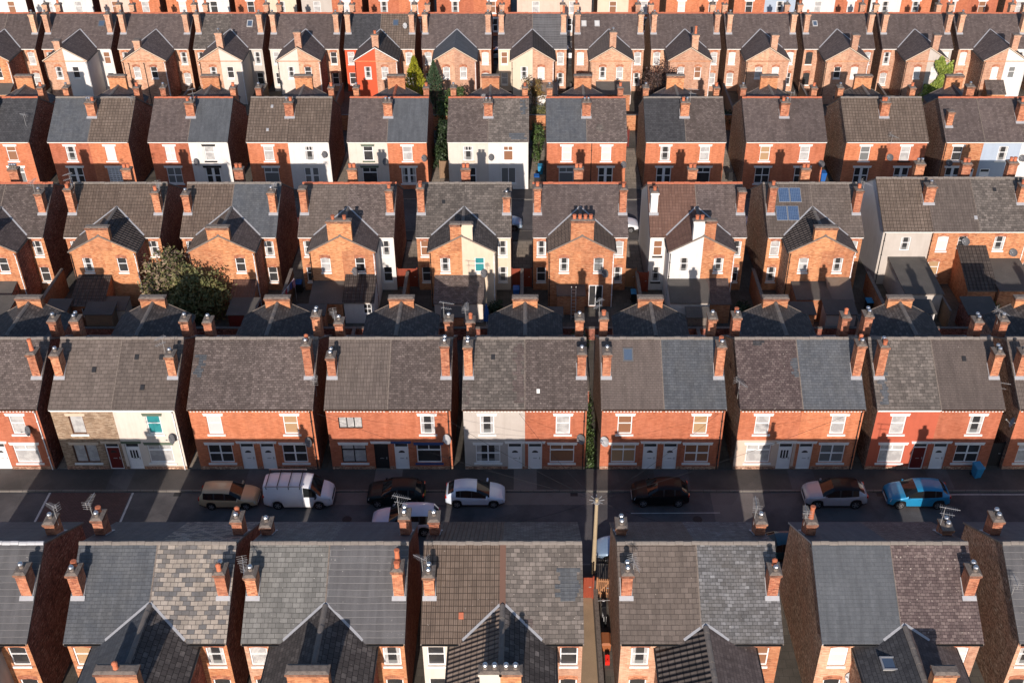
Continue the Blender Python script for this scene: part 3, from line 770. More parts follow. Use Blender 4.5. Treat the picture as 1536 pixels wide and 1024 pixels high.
def skylight(root, x, y, w=.75, l=1.0, frame='dishm', glass='p_sky', zf=None, k=SL):
    zf = zf or (lambda q: HE + .05 + SL * q)
    mb = MB(); n = Vector((0, -k, 1)).normalized() * .07; up = Vector((0, 1, k)).normalized()
    c = Vector((x, y, zf(y))); X = Vector((1, 0, 0))
    def q(a, b, o): return c + X * a + up * b + n * o
    hw, hl, f = w / 2, l / 2, .09
    for (a0, a1, b0, b1) in ((-hw, hw, -hl, -hl + f), (-hw, hw, hl - f, hl), (-hw, -hw + f, -hl + f, hl - f), (hw - f, hw, -hl + f, hl - f)):
        mb.hexa([q(a0, b0, -.5), q(a1, b0, -.5), q(a1, b1, -.5), q(a0, b1, -.5), q(a0, b0, 1), q(a1, b0, 1), q(a1, b1, 1), q(a0, b1, 1)], frame)
    o = mb.obj('skylight', root)
    pb = MB(); pb.poly([q(-hw + f, -hl + f, .6), q(hw - f, -hl + f, .6), q(hw - f, hl - f, .6), q(-hw + f, hl - f, .6)], glass)
    pb.obj('pane', o); return o

def roof_vent(root, x, y, mat='trim', s=.28):
    mb = MB(); z = HE + .05 + SL * y
    mb.hexa([(x - s / 2, y, z - .02), (x + s / 2, y, z - .02), (x + s / 2, y + s, z + SL * s), (x - s / 2, y + s, z + SL * s), (x - s / 2, y, z + .05), (x + s / 2, y, z + .05), (x + s / 2, y + s, z + SL * s + .05), (x - s / 2, y + s, z + SL * s + .05)], mat)
    return mb.obj('roof_vent', root)

def patch(root, x0, x1, y0, y1, mat):
    """a mended patch of newer slates lying on the near slope, its edges stepped like the courses"""
    mb = MB(); r = random.Random(int(x0 * 100 + y0 * 10)); n = max(2, int((y1 - y0) / .17)); h = (y1 - y0) / n
    z = lambda q: HE + .05 + SL * q
    for i in range(n):
        a, b = x0 + r.choice((0, .1, .2, -.1)), x1 + r.choice((0, .1, -.2, -.1)); p, q = y0 + i * h, y0 + (i + 1) * h
        mb.hexa([(a, p, z(p) - .08), (b, p, z(p) - .08), (b, q, z(q) - .08), (a, q, z(q) - .08), (a, p, z(p) + .022), (b, p, z(p) + .022), (b, q, z(q) + .004), (a, q, z(q) + .004)], mat)
    return mb.obj('roof_patch', root)

def wing(root, o, sgn=-1, y0=0.0):
    """two-storey rear wing shared by the pair; o: dict. sgn -1 comes out towards -Y from y0, +1 away"""
    hw, p, e, r = o.get('hw', 2.7), o.get('p', 2.7), o.get('e', 5.45), o.get('r', 6.95)
    xc = o.get('xc', 0.0); wl, wr = o.get('wl', 'bc'), o.get('wr', 'bc')
    rl, rr = o.get('rl', 'sl_wing'), o.get('rr', 'sl_wing')
    yf = y0 + sgn * p
    holesL, holesR = [], []
    zw = o.get('zw', 3.45); ww, wh = o.get('ww', .82), o.get('wh', 1.4); off = o.get('off', 1.45)
    if sgn < 0 and o.get('win', True):
        if o.get('winl', True): holesL.append((xc - off - ww / 2, xc - off + ww / 2, zw, zw + wh))
        if o.get('winr', True): holesR.append((xc + off - ww / 2, xc + off + ww / 2, zw, zw + wh))
    for side, (a, b, wm, hs) in enumerate(((xc - hw, xc, wl, holesL), (xc, xc + hw, wr, holesR))):
        mb = MB()
        sm = o.get('sl' if side == 0 else 'sr', ('bw' if side == 0 else 'bg') if wm in ('bc', 'bp', 'br') else wm)  # left side paler: grazing sun put into the brick colour
        if sgn < 0:
            holed(mb, a, b, 0, e, yf, hs, .09, wm)
            if side == 0: mb.poly([(a, yf, e), (b, yf, e), (b, yf, r)], wm)
            else: mb.poly([(a, yf, e), (b, yf, e), (a, yf, r)], wm)
        else:
            if side == 0: mb.poly([(b, yf, 0), (a, yf, 0), (a, yf, e), (b, yf, r)], wm)
            else: mb.poly([(b, yf, 0), (a, yf, 0), (a, yf, r), (b, yf, e)], wm)
        x = a if side == 0 else b
        ylo, yhi = (yf, y0) if sgn < 0 else (y0, yf)
        if side == 0: mb.poly([(x, yhi, 0), (x, ylo, 0), (x, ylo, e), (x, yhi, e)], sm)
        else: mb.poly([(x, ylo, 0), (x, yhi, 0), (x, yhi, e), (x, ylo, e)], sm)
        mb.obj('rear_wing_wall', root)
    k = (r - e) / hw; t = .05; ov = o.get('ov', .12)
    yint = (r - HE) / SL
    ya = yf + sgn * .06; yb = y0 - sgn * (yint + .25)
    for side in (0, 1):
        mb = MB()
        xe = xc - hw - ov if side == 0 else xc + hw + ov
        ze = e - ov * k + t
        y1, y2 = min(ya, yb), max(ya, yb)
        pts = [(xe, y1, ze), (xc, y1, r + t), (xc, y2, r + t), (xe, y2, ze)]
        lo = [(a, b, c - .12) for a, b, c in pts]
        if side == 0: mb.hexa([lo[0], lo[1], lo[2], lo[3], pts[0], pts[1], pts[2], pts[3]], 'cem', top=rl)
        else: mb.hexa([lo[1], lo[0], lo[3], lo[2], pts[1], pts[0], pts[3], pts[2]], 'cem', top=rr)
        ro = mb.obj('rear_wing_roof', root)
        if side == 0: first = ro
    # valley leads
    if sgn < 0:
        hv = (r - HE) / k
        for s in (-1, 1):
            vb = MB()
            a = Vector((xc, y0 + yint, r + .07)); b = Vector((xc + s * hv, y0, HE + .07))
            c = b + (b - a).normalized() * .12 * (1 if hv < hw + .2 else 1)
            w = Vector((s * .10, -.05, .0))
            u = Vector((s * .05, .09, .03))
            vb.hexa([a - u - Vector((0, 0, .08)), c - u - Vector((0, 0, .08)), c + u - Vector((0, 0, .08)), a + u - Vector((0, 0, .08)), a - u, c - u, c + u, a + u], o.get('valley', 'lead'))
            vb.obj('valley_flashing', root)
    y1, y2 = min(ya, yb), max(ya, yb)
    rm = o.get('ridge', 'rg_g')
    if rm:
        if sgn < 0: ridge_tiles(root, ya, y0 + yint - .1, xc, r + .09, rm, 'y')
        else: ridge_tiles(root, y0 - yint + .1, ya, xc, r + .09, rm, 'y')
    # gable verge, light line of mortar along the raking edge
    st = o.get('stack', 'gable')
    vg = MB()
    for s in (-1, 1):
        a = Vector((xc, yf + sgn * .075, r + .05)); b = Vector((xc + s * (hw + ov), yf + sgn * .075, e - ov * k + .05))
        vg.bar(a, b, .03, .08, o.get('vergem', 'cem'))
    vg.obj('verge_board', root)
    if st == 'set' or o.get('string'):
        sb = MB(); sb.box(xc - hw - .02, xc + hw + .02, yf - .035, yf - .003, e - .12, e - .03, o.get('stringm', 'bc')); sb.obj('string_course', root)
    if st == 'gable':
        sw = o.get('sw', 1.85); top = o.get('top', 7.8); sx = o.get('sx', xc)
        wm = o.get('sm')
        yc = yf - sgn * .26
        mats = o.get('smats')
        if mats:   # two halves in different finishes, one stack each
            for s, mt in ((-1, mats[0]), (1, mats[1])):
                chimney(root, sx + s * sw / 4, yc - sgn * 0.0 + (-.012 if sgn < 0 else .012), sw / 2 - .004, .52, e + .05, top, o.get('pots', []) if s < 0 else o.get('pots2', []), mt, flash=False)
        else:
            chimney(root, sx, yc + (-.012 if sgn < 0 else .012), sw, .52, e + .05, top, o.get('pots', []), wm or 'bc', flash=False, cap=o.get('cap', 'cem'), aerial=o.get('aer'))
    elif st == 'set':
        chimney(root, xc + o.get('sx', .15), yf + .55 + .3, .75, .75, r - .5, o.get('top', 8.2), o.get('pots', [2]), 'bp', flash=False)
    if sgn < 0:
        for side, hs, pn in ((-1, holesL, o.get('pl', 'p_half')), (1, holesR, o.get('pr', 'p_dark'))):
            for h in hs:
                wm = wl if side < 0 else wr
                window(root, (h[0] + h[1]) / 2, yf, h[2], ww, wh, o.get('wk', 'sash'), pn, o.get('wf', 'upvc'), 'bs' if wm in ('bc', 'bp', 'br') else None, 'wpaint', lw=.05)
        for s in (-1, 1):
            if o.get('pipe', True): 
                downpipe(root, xc + s * (hw - .08), yf, 0, e, o.get('pm', 'upvc' if s > 0 else 'blk'))
            mb = MB(); x = xc + s * (hw + ov)
            mb.box(min(x, x + s * .09), max(x, x + s * .09), yf, y0 - .02, e - ov * k - .08, e - ov * k, 'blk'); mb.obj('gutter', root)
        for (s, y, z, w, h) in o.get('side', []):
            # a small window in the wing's own side wall, flush frame
            window(root, xc + s * (hw - .055), y, z, w, h, 'sash', 'p_dark', 'upvc', None, None, rz=math.pi / 2 * s)
    return root

def lean_to(root, x0, x1, y, p, zl, zh, wall='bc', roof='sl_wing', win=None, open_=False, mono='y'):
    """single-storey extension against the wall at y, out to y-p"""
    mb = MB()
    hs = []
    if win: hs = [(x0 + win[0], x0 + win[0] + win[2], win[1], win[1] + win[3])]
    holed(mb, x0, x1, 0, zl, y - p, hs, .08, wall)
    for x, f in ((x0, 0), (x1, 1)):
        q = [(x, y - p, 0), (x, y, 0), (x, y, zh), (x, y - p, zl)]
        mb.poly(q if f else q[::-1], wall)
    o = mb.obj('lean_to', root)
    rb = MB()
    k = (zh - zl) / p
    rb.hexa([(x0 - .08, y - p - .15, zl - .15 * k - .07 + .03), (x1 + .08, y - p - .15, zl - .15 * k - .07 + .03), (x1 + .08, y - .004, zh - .04), (x0 - .08, y - .004, zh - .04),
             (x0 - .08, y - p - .15, zl - .15 * k + .06), (x1 + .08, y - p - .15, zl - .15 * k + .06), (x1 + .08, y - .004, zh + .06), (x0 - .08, y - .004, zh + .06)], 'cem', top=roof)
    rb.obj('lean_to_roof', o)
    if win:
        window_sub(o, x0 + win[0] + win[2] / 2, y - p, win[1], win[2], win[3], win[4] if len(win) > 4 else 'cross')
    return o

def window_sub(parent, x, y, z, w, h, kind):
    fm, pm = win_mesh(kind, w, h, 'upvc', 'p_dark')
    mb = MB()
    o = put('window', fm, parent, (x - w / 2, y + .06, z))
    pb = put('window_pane', pm, parent, (x - w / 2, y + .06, z))
    return o

UPK = dict(w=.98, h=1.58, z=3.27)
def house(Y, x0, units, label, group, kind='A', style=4, ridge='rg_g', chim=None, wing_=None, extras=None, he=HE, hr=HR, d=D, name='semi_detached_house', cat='house', gut='wpaint'):
    """units: the houses of the block from left to right, each a dict (w, roof, wall, up, gd, door ...)"""
    W = sum(u['w'] for u in units); xc = x0 + W / 2
    root = empty(name, (xc, Y, 0), label, cat, group)
    ov = .10 if kind == 'A' and style == 4 else .2
    x = -W / 2; n = len(units)
    for i, u in enumerate(units):
        a, b = x, x + u['w']; x = b
        le, re = i == 0, i == n - 1
        gs = -1 if i % 2 == 0 else 1            # gable (or far) side of this half
        ga = a if gs < 0 else b
        wins, doors, holes = [], [], []
        if kind == 'A':
            if style == 4: ux, gx, dx = ga - gs * 1.6, ga - gs * 1.62, (b if gs < 0 else a) + gs * .70
            else: ux, gx, dx = (a + b) / 2 + u.get('shx', 0), (a + b) / 2 + u.get('shx', 0), None
            up = u.get('up', ('sash', 'p_net'))
            if up:
                uw, uh = u.get('uwh', (.98, 1.58)); uz = u.get('uz', 3.27)
                wins.append((ux, uz, uw, uh, up[0], up[1]))
            gd = u.get('gd', ('top2', 'p_net'))
            if gd:
                gw, gh = u.get('gwh', (1.70, 1.62) if style == 4 else (1.5, 1.75)); gz = .68 if style == 4 else .75
                wins.append((gx, gz, gw, gh, gd[0], gd[1]))
            dr = u.get('door', ('upvc', 0) if style == 4 else None)
            if dr: doors.append((dx, dr[0], dr[1]))
        else:
            for w in u.get('wins', []): wins.append(w)
            if u.get('std', True):
                gx = ga - gs * u.get('gx', .70)
                ww = u.get('ww', .80)
                wins.append((gx, 3.45, ww, 1.5, u.get('k', 'sash'), u.get('p1', 'p_half')))
                wins.append((gx, .85, ww, 1.5, u.get('k', 'sash'), u.get('p0', 'p_dark')))
        for w in wins: holes.append((w[0] - w[2] / 2, w[0] + w[2] / 2, w[1], w[1] + w[3]))
        for dd in doors: holes.append((dd[0] - .49, dd[0] + .49, 0.0, 2.42))
        unit_shell(root, a, b, u, le, re, holes, u.get('rear', 'bc'), he, hr, d)
        roofs(root, a, b, u, le, re, he, hr, d, ov)
        fr = u.get('frame', 'upvc')
        brick = u['wall'] in ('bc', 'bp')
        for w in wins:
            li = u.get('lin', 'bs' if brick else ('wpaint' if kind == 'A' else None)); si = u.get('sill', 'wpaint')
            if w[1] < 1.5: li, si = u.get('lin2', li), u.get('sill2', si)
            window(root, w[0], 0, w[1], w[2], w[3], w[4], w[5], fr, li, si, lw=.16 if kind == 'A' else .05)
        for dd in doors: door(root, dd[0], 0, dd[1], dd[2], u.get('lin2', u.get('lin', 'wpaint')))
        gm = u.get('gut', gut)
        gutter(root, a + .002, b - .002, -ov, he - ov * ((hr - he) / (d / 2)) + .04, gm)
        if i < n - 1 and u.get('party', True):   # mortar line where two finishes meet
            pb = MB(); k = (hr - he) / (d / 2); pw_ = u.get('partyw', .035)
            pb.hexa([(b - pw_, -ov, he - ov * k + .045), (b + pw_, -ov, he - ov * k + .045), (b + pw_, d / 2 - .1, hr - .1 * k + .045), (b - pw_, d / 2 - .1, hr - .1 * k + .045), (b - pw_, -ov, he - ov * k + .075), (b + pw_, -ov, he - ov * k + .075), (b + pw_, d / 2 - .1, hr - .1 * k + .075), (b - pw_, d / 2 - .1, hr - .1 * k + .075)], u.get('partym', 'cem'))
            pb.obj('roof_joint', root)
        if kind == 'A' and u.get('dent', style == 4 and u['wall'] in ('br', 'gy')):
            db = MB(); q = a + .1
            while q < b - .1:
                db.box(q, q + .11, -.06, -.002, he - .27, he - .17, 'wpaint'); q += .225
            db.box(a + .01, b - .01, -.075, -.003, he - .165, he - .06, 'tanst')
            db.obj('dentil_course', root)
        if kind == 'A' and style == 4:
            cuts = sorted([a] + [v for dd in doors for v in (dd[0] - .52, dd[0] + .52)] + [b])
            plb = MB()
            for q0, q1 in zip(cuts[::2], cuts[1::2]): plb.box(q0 + .004, q1 - .004, -.03, -.002, 0, .36, u.get('plinth', 'bw'))
            plb.obj('plinth', root)
        if kind == 'A' and u['wall'] not in ('br', 'gy', 'bc'):
            db = MB(); db.box(a + .01, b - .01, -.05, -.003, he - .26, he - .05, 'wpaint'); db.obj('fascia', root)
        if u.get('pipe'): downpipe(root, ga - gs * .16, 0, 0, he, u['pipe'])
    ridge_tiles(root, -W / 2 - .07, W / 2 + .07, d / 2, hr + .10, ridge)
    k = (hr - he) / (d / 2)
    for c in chim or []:
        cx, cy, w, dd, top, pots = c[:6]
        mat = c[6] if len(c) > 6 and c[6] else 'bs'; aer = c[7] if len(c) > 7 else None
        near = cy < d / 2
        zb = (he + k * (cy - dd / 2) if near else he + k * (d - cy - dd / 2)) - .25
        sl = (he + .05, k) if near else (he + .05 + k * d, -k)
        chimney(root, cx, cy, w, dd, zb, top, pots, mat, aer, True, 'cem', sl, 1 if near else -1)
    if wing_: wing(root, wing_, -1 if kind == 'B' else 1, 0.0 if kind == 'B' else d)
    if extras: extras(root, W)
    return root

def ends(W, near=((8.5, [2, 1]), (8.5, [2])), far=((8.6, [2]), (8.6, [1])), yn=2.35, aer=(None, None, None, None), mats=(None, None), w=.56, dd=.86):
    """chimneys at both ends of both slopes"""
    x = W / 2 - .06 - w / 2; o = []
    if near:
        if near[0]: o.append((-x, yn, w, dd, near[0][0], near[0][1], mats[0], aer[0]))
        if near[1]: o.append((x, yn, w, dd, near[1][0], near[1][1], mats[1], aer[1]))
    if far:
        if far[0]: o.append((-x, D - yn, w, dd, far[0][0], far[0][1], mats[0], aer[2]))
        if far[1]: o.append((x, D - yn, w, dd, far[1][0], far[1][1], mats[1], aer[3]))
    return o

# ------------------------------------------------------------------ the six rows
YF, Y4, Y3, Y2, Y1, Y0 = 38.79, 58.56, 82.52, 101.94, 128.64, 148.4
def U(w, roof, wall='br', **k):
    k.update(w=w, roof=roof, wall=wall); return k
def pair(x0, x1, a, b):
    h = (x1 - x0) / 2
    a['w'] = h; b['w'] = h
    return [a, b]
u_ = lambda roof, wall, **k: U(4.2, roof, wall, **k)

# nearest row: rears towards the camera
G = 'houses of the nearest row'
WF = dict(p=3.8, hw=2.7, e=5.15, r=6.5, top=7.55, sw=2.05, zw=2.9)
def rowF(x0, x1, a, b, label, w, near, far, aer=(None,) * 4, ridge='rg_g', **k):
    us = pair(x0, x1, a, b); W = x1 - x0
    return house(YF, x0, us, label, G, 'B', 'F', ridge, ends(W, near, far, 1.9 + .43, aer), dict(WF, **w) if w is not None else None, **k)
BK = dict(ww=.95, gut='blk')
rowF(-34.9, -26.44, u_('ti_line', 'bc', **BK), u_('ti_line', 'bc', p1='p_dark', **BK), 'brick pair with pale-lined dark grey tile roof in the bottom left corner', dict(wr='gy', rl='ti_line', rr='ti_line'), ((8.4, [2]), (8.4, [2])), ((8.1, [2]), (8.1, [2])), (None, None, None, 1), 'lead')
rowF(-24.38, -15.92, u_('sl_blue', 'bc', p1='p_blind', **BK), u_('sl_mott', 'bc', p1='p_half', **BK), 'brick pair with half smooth grey and half tan patchwork slate roof', dict(rl='sl_blue', rr='sl_wingf', pots=[4], ridge='rg_g', side=[(1, -1.6, 2.9, .7, 1.2)]), ((8.35, [2, 1]), (8.4, [4, 2])), ((8.4, [2, 1]), (8.3, [2, 4])), (None, None, 4, None))
rowF(-15.01, -6.5, u_('ti_big', 'bp', p1='p_net', **BK), u_('ti_line', 'bc', p1='p_half', **BK), 'brick pair with large pale grey slates beside pale-lined dark grey tiles', dict(rl='sl_wing', rr='sl_wingf', side=[(1, -2.2, 2.9, .7, 1.2)]), ((8.2, [2]), (8.65, [1, 3])), ((7.85, [2]), (8.5, [2, 2])), (6, None, None, 2))
rowF(-5.54, 2.96, u_('ti_rib', 'iv', p1='p_dark', partym='rg_d', partyw=.16, **BK), u_('sl_med', 'bp', p1='p_dark', **BK), 'pair with brown pantiles and ivory rear wall left, terracotta hip line', dict(wl='iv', wr='bp', rl='ti_brown', rr='sl_wingf', pots=[2, 2], pots2=[2, 2], smats=('iv', 'bc')), ((8.2, [2, 2]), None), ((8.3, [2]), None), (1, None, None, None), extras=lambda r, W: (roof_vent(r, -2.2, .9, 'rg_t', .26), patch(r, 2.9, 4.1, 1.7, 3.2, 'sl_blue'), patch(r, 1.3, 1.8, .5, .9, 'sl_dark')))
rowF(5.0, 13.49, u_('ti_flat', 'bp', gx=1.05, p1='p_half', **BK), u_('sl_silver', 'bc', gx=1.05, p1='p_wood', **BK), 'brick pair with brown slates left and silvery mixed slates right, beside the alley', dict(r=5.9, e=4.95, hw=2.55, rl='ti_grid', rr='sl_dark', zw=2.5, wh=1.3, xc=.25, top=6.0, p=3.2, sw=.7, stack=None), ((8.35, [2, 2]), (8.4, [2, 4])), ((7.8, [2, 2]), (8.15, [2])), (6, None, None, 4))
rowF(15.65, 24.05, u_('sl_smooth', 'bp', gx=1.0, p1='p_white', verge='lead', partyw=.02, **BK), u_('sl_purp', 'bp', gx=1.0, p1='p_white', **BK), 'brick pair with smooth blue-grey half roof and a rear rooflight', dict(r=5.9, e=4.95, hw=2.6, rl='sl_black', rr='sl_dark', xc=.2, top=7.0, sw=1.15, sx=.95, zw=2.5, wh=1.3, p=3.4), (None, (8.35, [2, 2])), ((8.1, [3]), (7.65, [2, 2])), (None, None, 3, 2),
     extras=lambda r, W: (skylight(r, -1.05, -1.55, 1.0, .85, 'alu', 'p_sky', (lambda q: 4.95 + .07 + (2.6 - 1.25) * .365), 0.0), dish(r, -W / 2 + 1.9, 0, 2.6, True)))
rowF(26.06, 34.5, u_('ti_line', 'bp', **BK), u_('sl_dark', 'bc', **BK), 'nearest row brick house with dark red gable, cut by the right edge', dict(), (None, (8.5, [2])), ((8.3, [2, 2]), (8.3, [2])), (None, None, None, None),
     extras=lambda r, W: put('aerial', aerial_mesh(3, 1.5), r, (-W / 2 - .03, 2.0, 6.3)))

# the row across the street, fronts towards the camera
G = 'houses facing the street with the parked cars'
W4 = dict(p=2.7, hw=2.7, e=5.45, r=6.95, top=7.35, win=False, rl='sl_wing', rr='sl_wing')
def row4(x0, x1, a, b, label, w, near, far, aer=(None,) * 4, ridge='rg_g', **k):
    us = pair(x0, x1, a, b); W = x1 - x0
    for u in us:
        if u['wall'] in ('br', 'gy'): u.setdefault('gut', 'brownp')
    return house(Y4, x0, us, label, G, 'A', 4, ridge, ends(W, near, far, 2.35, aer), dict(W4, **w), **k)
row4(-41.6, -33.18, u_('sl_brown', 'br'), u_('sl_brown', 'br', up=('sash', 'p_net'), gd=('top2', 'p_net'), pipe='upvc'), 'red brick pair with brown slate roof cut by the left edge above the street', dict(), ((8.6, [2]), (8.6, [3])), ((8.6, [2]), (8.6, [2])), extras=lambda r, W: dish(r, W / 2 - .9, 0, 3.7))
row4(-32.3, -23.87, u_('ti_flat', 'st', up=('one', 'p_net'), gd=('pair', 'p_net'), frame='brownp', lin='tanst', door=('dkred', 0), sill='wpaint'), u_('ti_flat', 'iv', up=('sash', 'p_teal'), gd=('top2', 'p_net'), lin='grpaint', door=('upvc', 2), pipe='upvc'), 'pair with tan stone-clad half and ivory half with teal curtains', dict(), ((8.5, [2]), (8.4, [2])), ((8.6, [2, 2]), (8.6, [2])), (None, 5, None, None), extras=lambda r, W: (dish(r, W / 2 - .5, 0, 3.0), [roof_vent(r, x, y) for x, y in ((1.2, 3.0), (2.9, 3.0), (1.9, 1.1), (-1.6, 2.2))]))
row4(-22.92, -14.52, u_('sl_brown', 'br', up=('sash', 'p_white'), gd=('cross', 'p_dark'), party=False), u_('sl_brown', 'br', up=('sash', 'p_blind'), gd=('cross', 'p_dark'), pipe='blk'), 'orange brick pair with undivided brown slate roof behind the white van', dict(), (None, (9.3, [2, 4])), ((8.5, [2]), (9.0, [2, 2])), (None, None, None, None), extras=lambda r, W: (patch(r, -W / 2 + .15, -W / 2 + .75, 1.9, 3.3, 'sl_blue'), dish(r, W / 2 - .5, 0, 2.7), put('aerial', aerial_mesh(3, 1.5), r, (W / 2 + .05, 1.6, 5.3))))
row4(-13.64, -5.18, u_('ti_ribg', 'br', up=('tri', 'p_net'), uwh=(1.62, .98), uz=3.75, gd=('top2b', 'p_net'), frame='blk', lin=None, sill=None, lin2='wpaint', sill2='wpaint', door=('blk', 1)), u_('sl_brown', 'br', up=('sash', 'p_half'), gd=('top2', 'p_dark'), lin='wpaint', lin2='bluep', sill2='bluep', pipe='blk'), 'brick pair with black framed windows and black door in its left half', dict(), ((8.3, [2, 2], ), (9.3, [2, 2])), ((8.4, [2]), (8.6, [2])), (None, None, 6, 2), extras=lambda r, W: dish(r, W / 2 - .3, 0, 2.95, True))
row4(-4.31, 4.08, u_('sl_med', 'gy', up=('sash', 'p_half'), gd=('cross', 'p_half')), u_('sl_brown', 'br', up=('sash', 'p_net'), gd=('top2', 'p_wood'), pipe='blk'), 'pair with pale grey rendered half and brick half, left of the grassy passage', dict(rr='sl_wing', rl='sl_wing'), ((9.2, [2, 2]), (8.6, [2])), ((8.5, [4]), (8.7, [2])), (None, None, 4, None), extras=lambda r, W: (dish(r, W / 2 - .35, 0, 2.95), roof_vent(r, -2.2, 3.0), roof_vent(r, .9, .9, 'wpaint', .22), patch(r, -.75, -.1, .3, 4.0, 'sl_dark'), patch(r, -4.0, -3.7, .2, 1.6, 'sl_dark')))
row4(5.11, 13.47, u_('ti_smooth', 'br', up=('sash', 'p_wood'), gd=('top2b', 'p_blind')), u_('sl_blue', 'br', up=('sash', 'p_blind'), gd=('cross', 'p_wood'), pipe='blk'), 'brick pair with one skylight in its plain brown left roof half', dict(), ((8.6, [2]), (9.2, [2, 1])), ((8.8, [1]), (8.8, [2])), (None, None, 5, None), extras=lambda r, W: (skylight(r, -2.3, 3.3, .72, 1.0), dish(r, -W / 2 + .25, 0, 2.75, True)))
row4(14.5, 22.88, u_('sl_purp', 'br', band='bei', up=('sash', 'p_net'), gd=('top2', 'p_net'), door=('upvc', 2)), u_('sl_blue', 'br', up=('sash', 'p_net'), gd=('cross', 'p_grey'), pipe='blk'), 'brick pair with beige painted ground floor on its left half', dict(rl='sl_wing', rr='sl_wing'), (None, (9.3, [2, 4])), ((8.9, [2, 1]), (8.9, [4])), (None, None, None, None), extras=lambda r, W: (put('aerial', aerial_mesh(0, 1.5), r, (-W / 2 - .05, 1.2, 5.4)), patch(r, -.45, 0, 1.9, 3.1, 'sl_blue'), patch(r, -2.9, -2.3, 3.9, 4.2, 'sl_black')))
row4(23.77, 32.3, u_('sl_med', 'rd', up=('sash', 'p_net'), gd=('top2', 'p_net'), door=('dkred', 1)), u_('ti_smooth', 'br', up=('sash', 'p_half'), gd=('cross', 'p_dark'), pipe=None), 'pair with red painted left half and dark red door behind the blue car', dict(), ((9.2, [1, 2]), (8.6, [2, 2])), ((9.0, [2, 2]), (8.5, [2, 2])), (None, None, None, None), extras=lambda r, W: (roof_vent(r, 2.1, 2.9), patch(r, -4.0, -3.4, .2, 2.2, 'sl_blue'), put('aerial', aerial_mesh(2, 1.2), r, (W / 2 + .05, 1.8, 5.2))))
row4(33.4, 41.8, u_('ti_ribg', 'br', up=('sash', 'p_half'), gd=('top2', 'p_net')), u_('ti_ribg', 'br'), 'brick house cut by the right edge above the street, pale dish on its corner', dict(), ((8.6, [2]), (8.6, [2])), ((8.6, [2]), (8.6, [2])), (None, None, 0, None), extras=lambda r, W: dish(r, -W / 2 - .05, 0, 4.3, True, -1.2))

# third row: rears with yards
G = 'houses whose rear wings face the middle yards'
W3 = dict(p=2.7, hw=2.75, e=5.45, r=6.95, top=7.7, sw=1.85)
def row3(x0, x1, a, b, label, w, near, cen, aer=(None, None), ridge='rg_g', extras=None, **k):
    us = pair(x0, x1, a, b); W = x1 - x0
    ch = ends(W, near, None, 2.2, aer, k.pop('cm', (None, None)), .6, .8)
    ch.append((0, D - 2.4, .8, .6, 8.75, cen))
    def ex(r, W):
        if extras: extras(r, W)
    return house(Y3, x0, us, label, G, 'B', 3, ridge, ch, dict(W3, **w), extras=ex, **k)
yw = -2.7
row3(-49.6, -41.44, u_('sl_brown', 'bc'), u_('sl_brown', 'bc', p1='p_half', rside='bg'), 'brick pair with brown slate roof cut by the left edge beside the middle yards', dict(side=[(1, -1.3, .9, .9, 1.3)], rr='sl_dark', pm='upvc'), ((8.5, [2]), (8.5, [2])), [2, 2, 2], (None, 4), 'rg_t', extras=lambda r, W: lean_to(r, -.6, 2.1, yw, 2.6, 1.9, 2.5, 'bg', 'felt'))
row3(-39.56, -31.43, u_('ti_rib', 'bc', party=False), u_('ti_rib', 'bc'), 'brick pair with ribbed brown tile roof and a tiled lean-to left of the big bush', dict(rl='ti_rib', rr='ti_grid'), ((8.9, [1, 1]), (8.6, [1])), [1, 1], (5, 6), extras=lambda r, W: (lean_to(r, -2.4, .25, yw, 3.0, 2.1, 3.15, 'bc', 'ti_grid', (.8, .8, 1.1, .95)), lean_to(r, .35, 2.2, yw - 1.9, 1.6, 1.95, 2.2, 'gy', 'felt')))
row3(-29.6, -21.5, u_('ti_rib', 'bc'), u_('sl_blue', 'bc', p1='p_half'), 'brick pair with ribbed brown left and blue-grey slate right roof behind the big bush', dict(rl='ti_rib', rr='sl_dark', winl=False), ((8.4, [2]), (8.6, [2])), [1, 1], (None, 3), extras=lambda r, W: lean_to(r, .7, 2.6, yw, 2.2, 2.0, 2.7, 'bc', 'ti_red'))
row3(-19.53, -11.42, u_('ti_flat', 'bc', party=False), u_('sl_brown', 'wh', p1='p_half', p0='p_dark'), 'pair with brick wing and white right rear corner above a black lean-to', dict(rl='ti_flat', rr='sl_dark', pots=[1, 1], top=8.3, sw=2.0, pl='p_net', sr='wh'), ((8.9, []), (8.8, [1])), [1, 1], (None, None), 'rg_t', extras=lambda r, W: (lean_to(r, -2.6, .1, yw, 2.7, 2.1, 2.55, 'bc', 'felt'), lean_to(r, .2, 2.7, yw, 2.6, 2.15, 3.2, 'wh', 'ti_grid', (1.6, .9, .7, 1.0)), dish(r, 1.0, yw, 3.6)))
row3(-9.45, -1.37, u_('sl_med', 'bc', party=False, p1='p_wood'), u_('sl_med', 'cr', p1='p_half', p0='p_half'), 'pair with mottled grey slates, brick left half and cream right half of the wing', dict(wr='cr', rl='sl_wing', rr='sl_wing', smats=('bc', 'cr'), top=8.0, pr='p_teal'), ((9.0, [1, 1]), (8.2, [2])), [1, 1], extras=lambda r, W: (lean_to(r, -2.3, 1.75, yw, 2.5, 2.0, 3.1, 'iv', 'sl_brown'), roof_vent(r, -1.8, 2.6), dish(r, 1.8, yw, 3.4)))
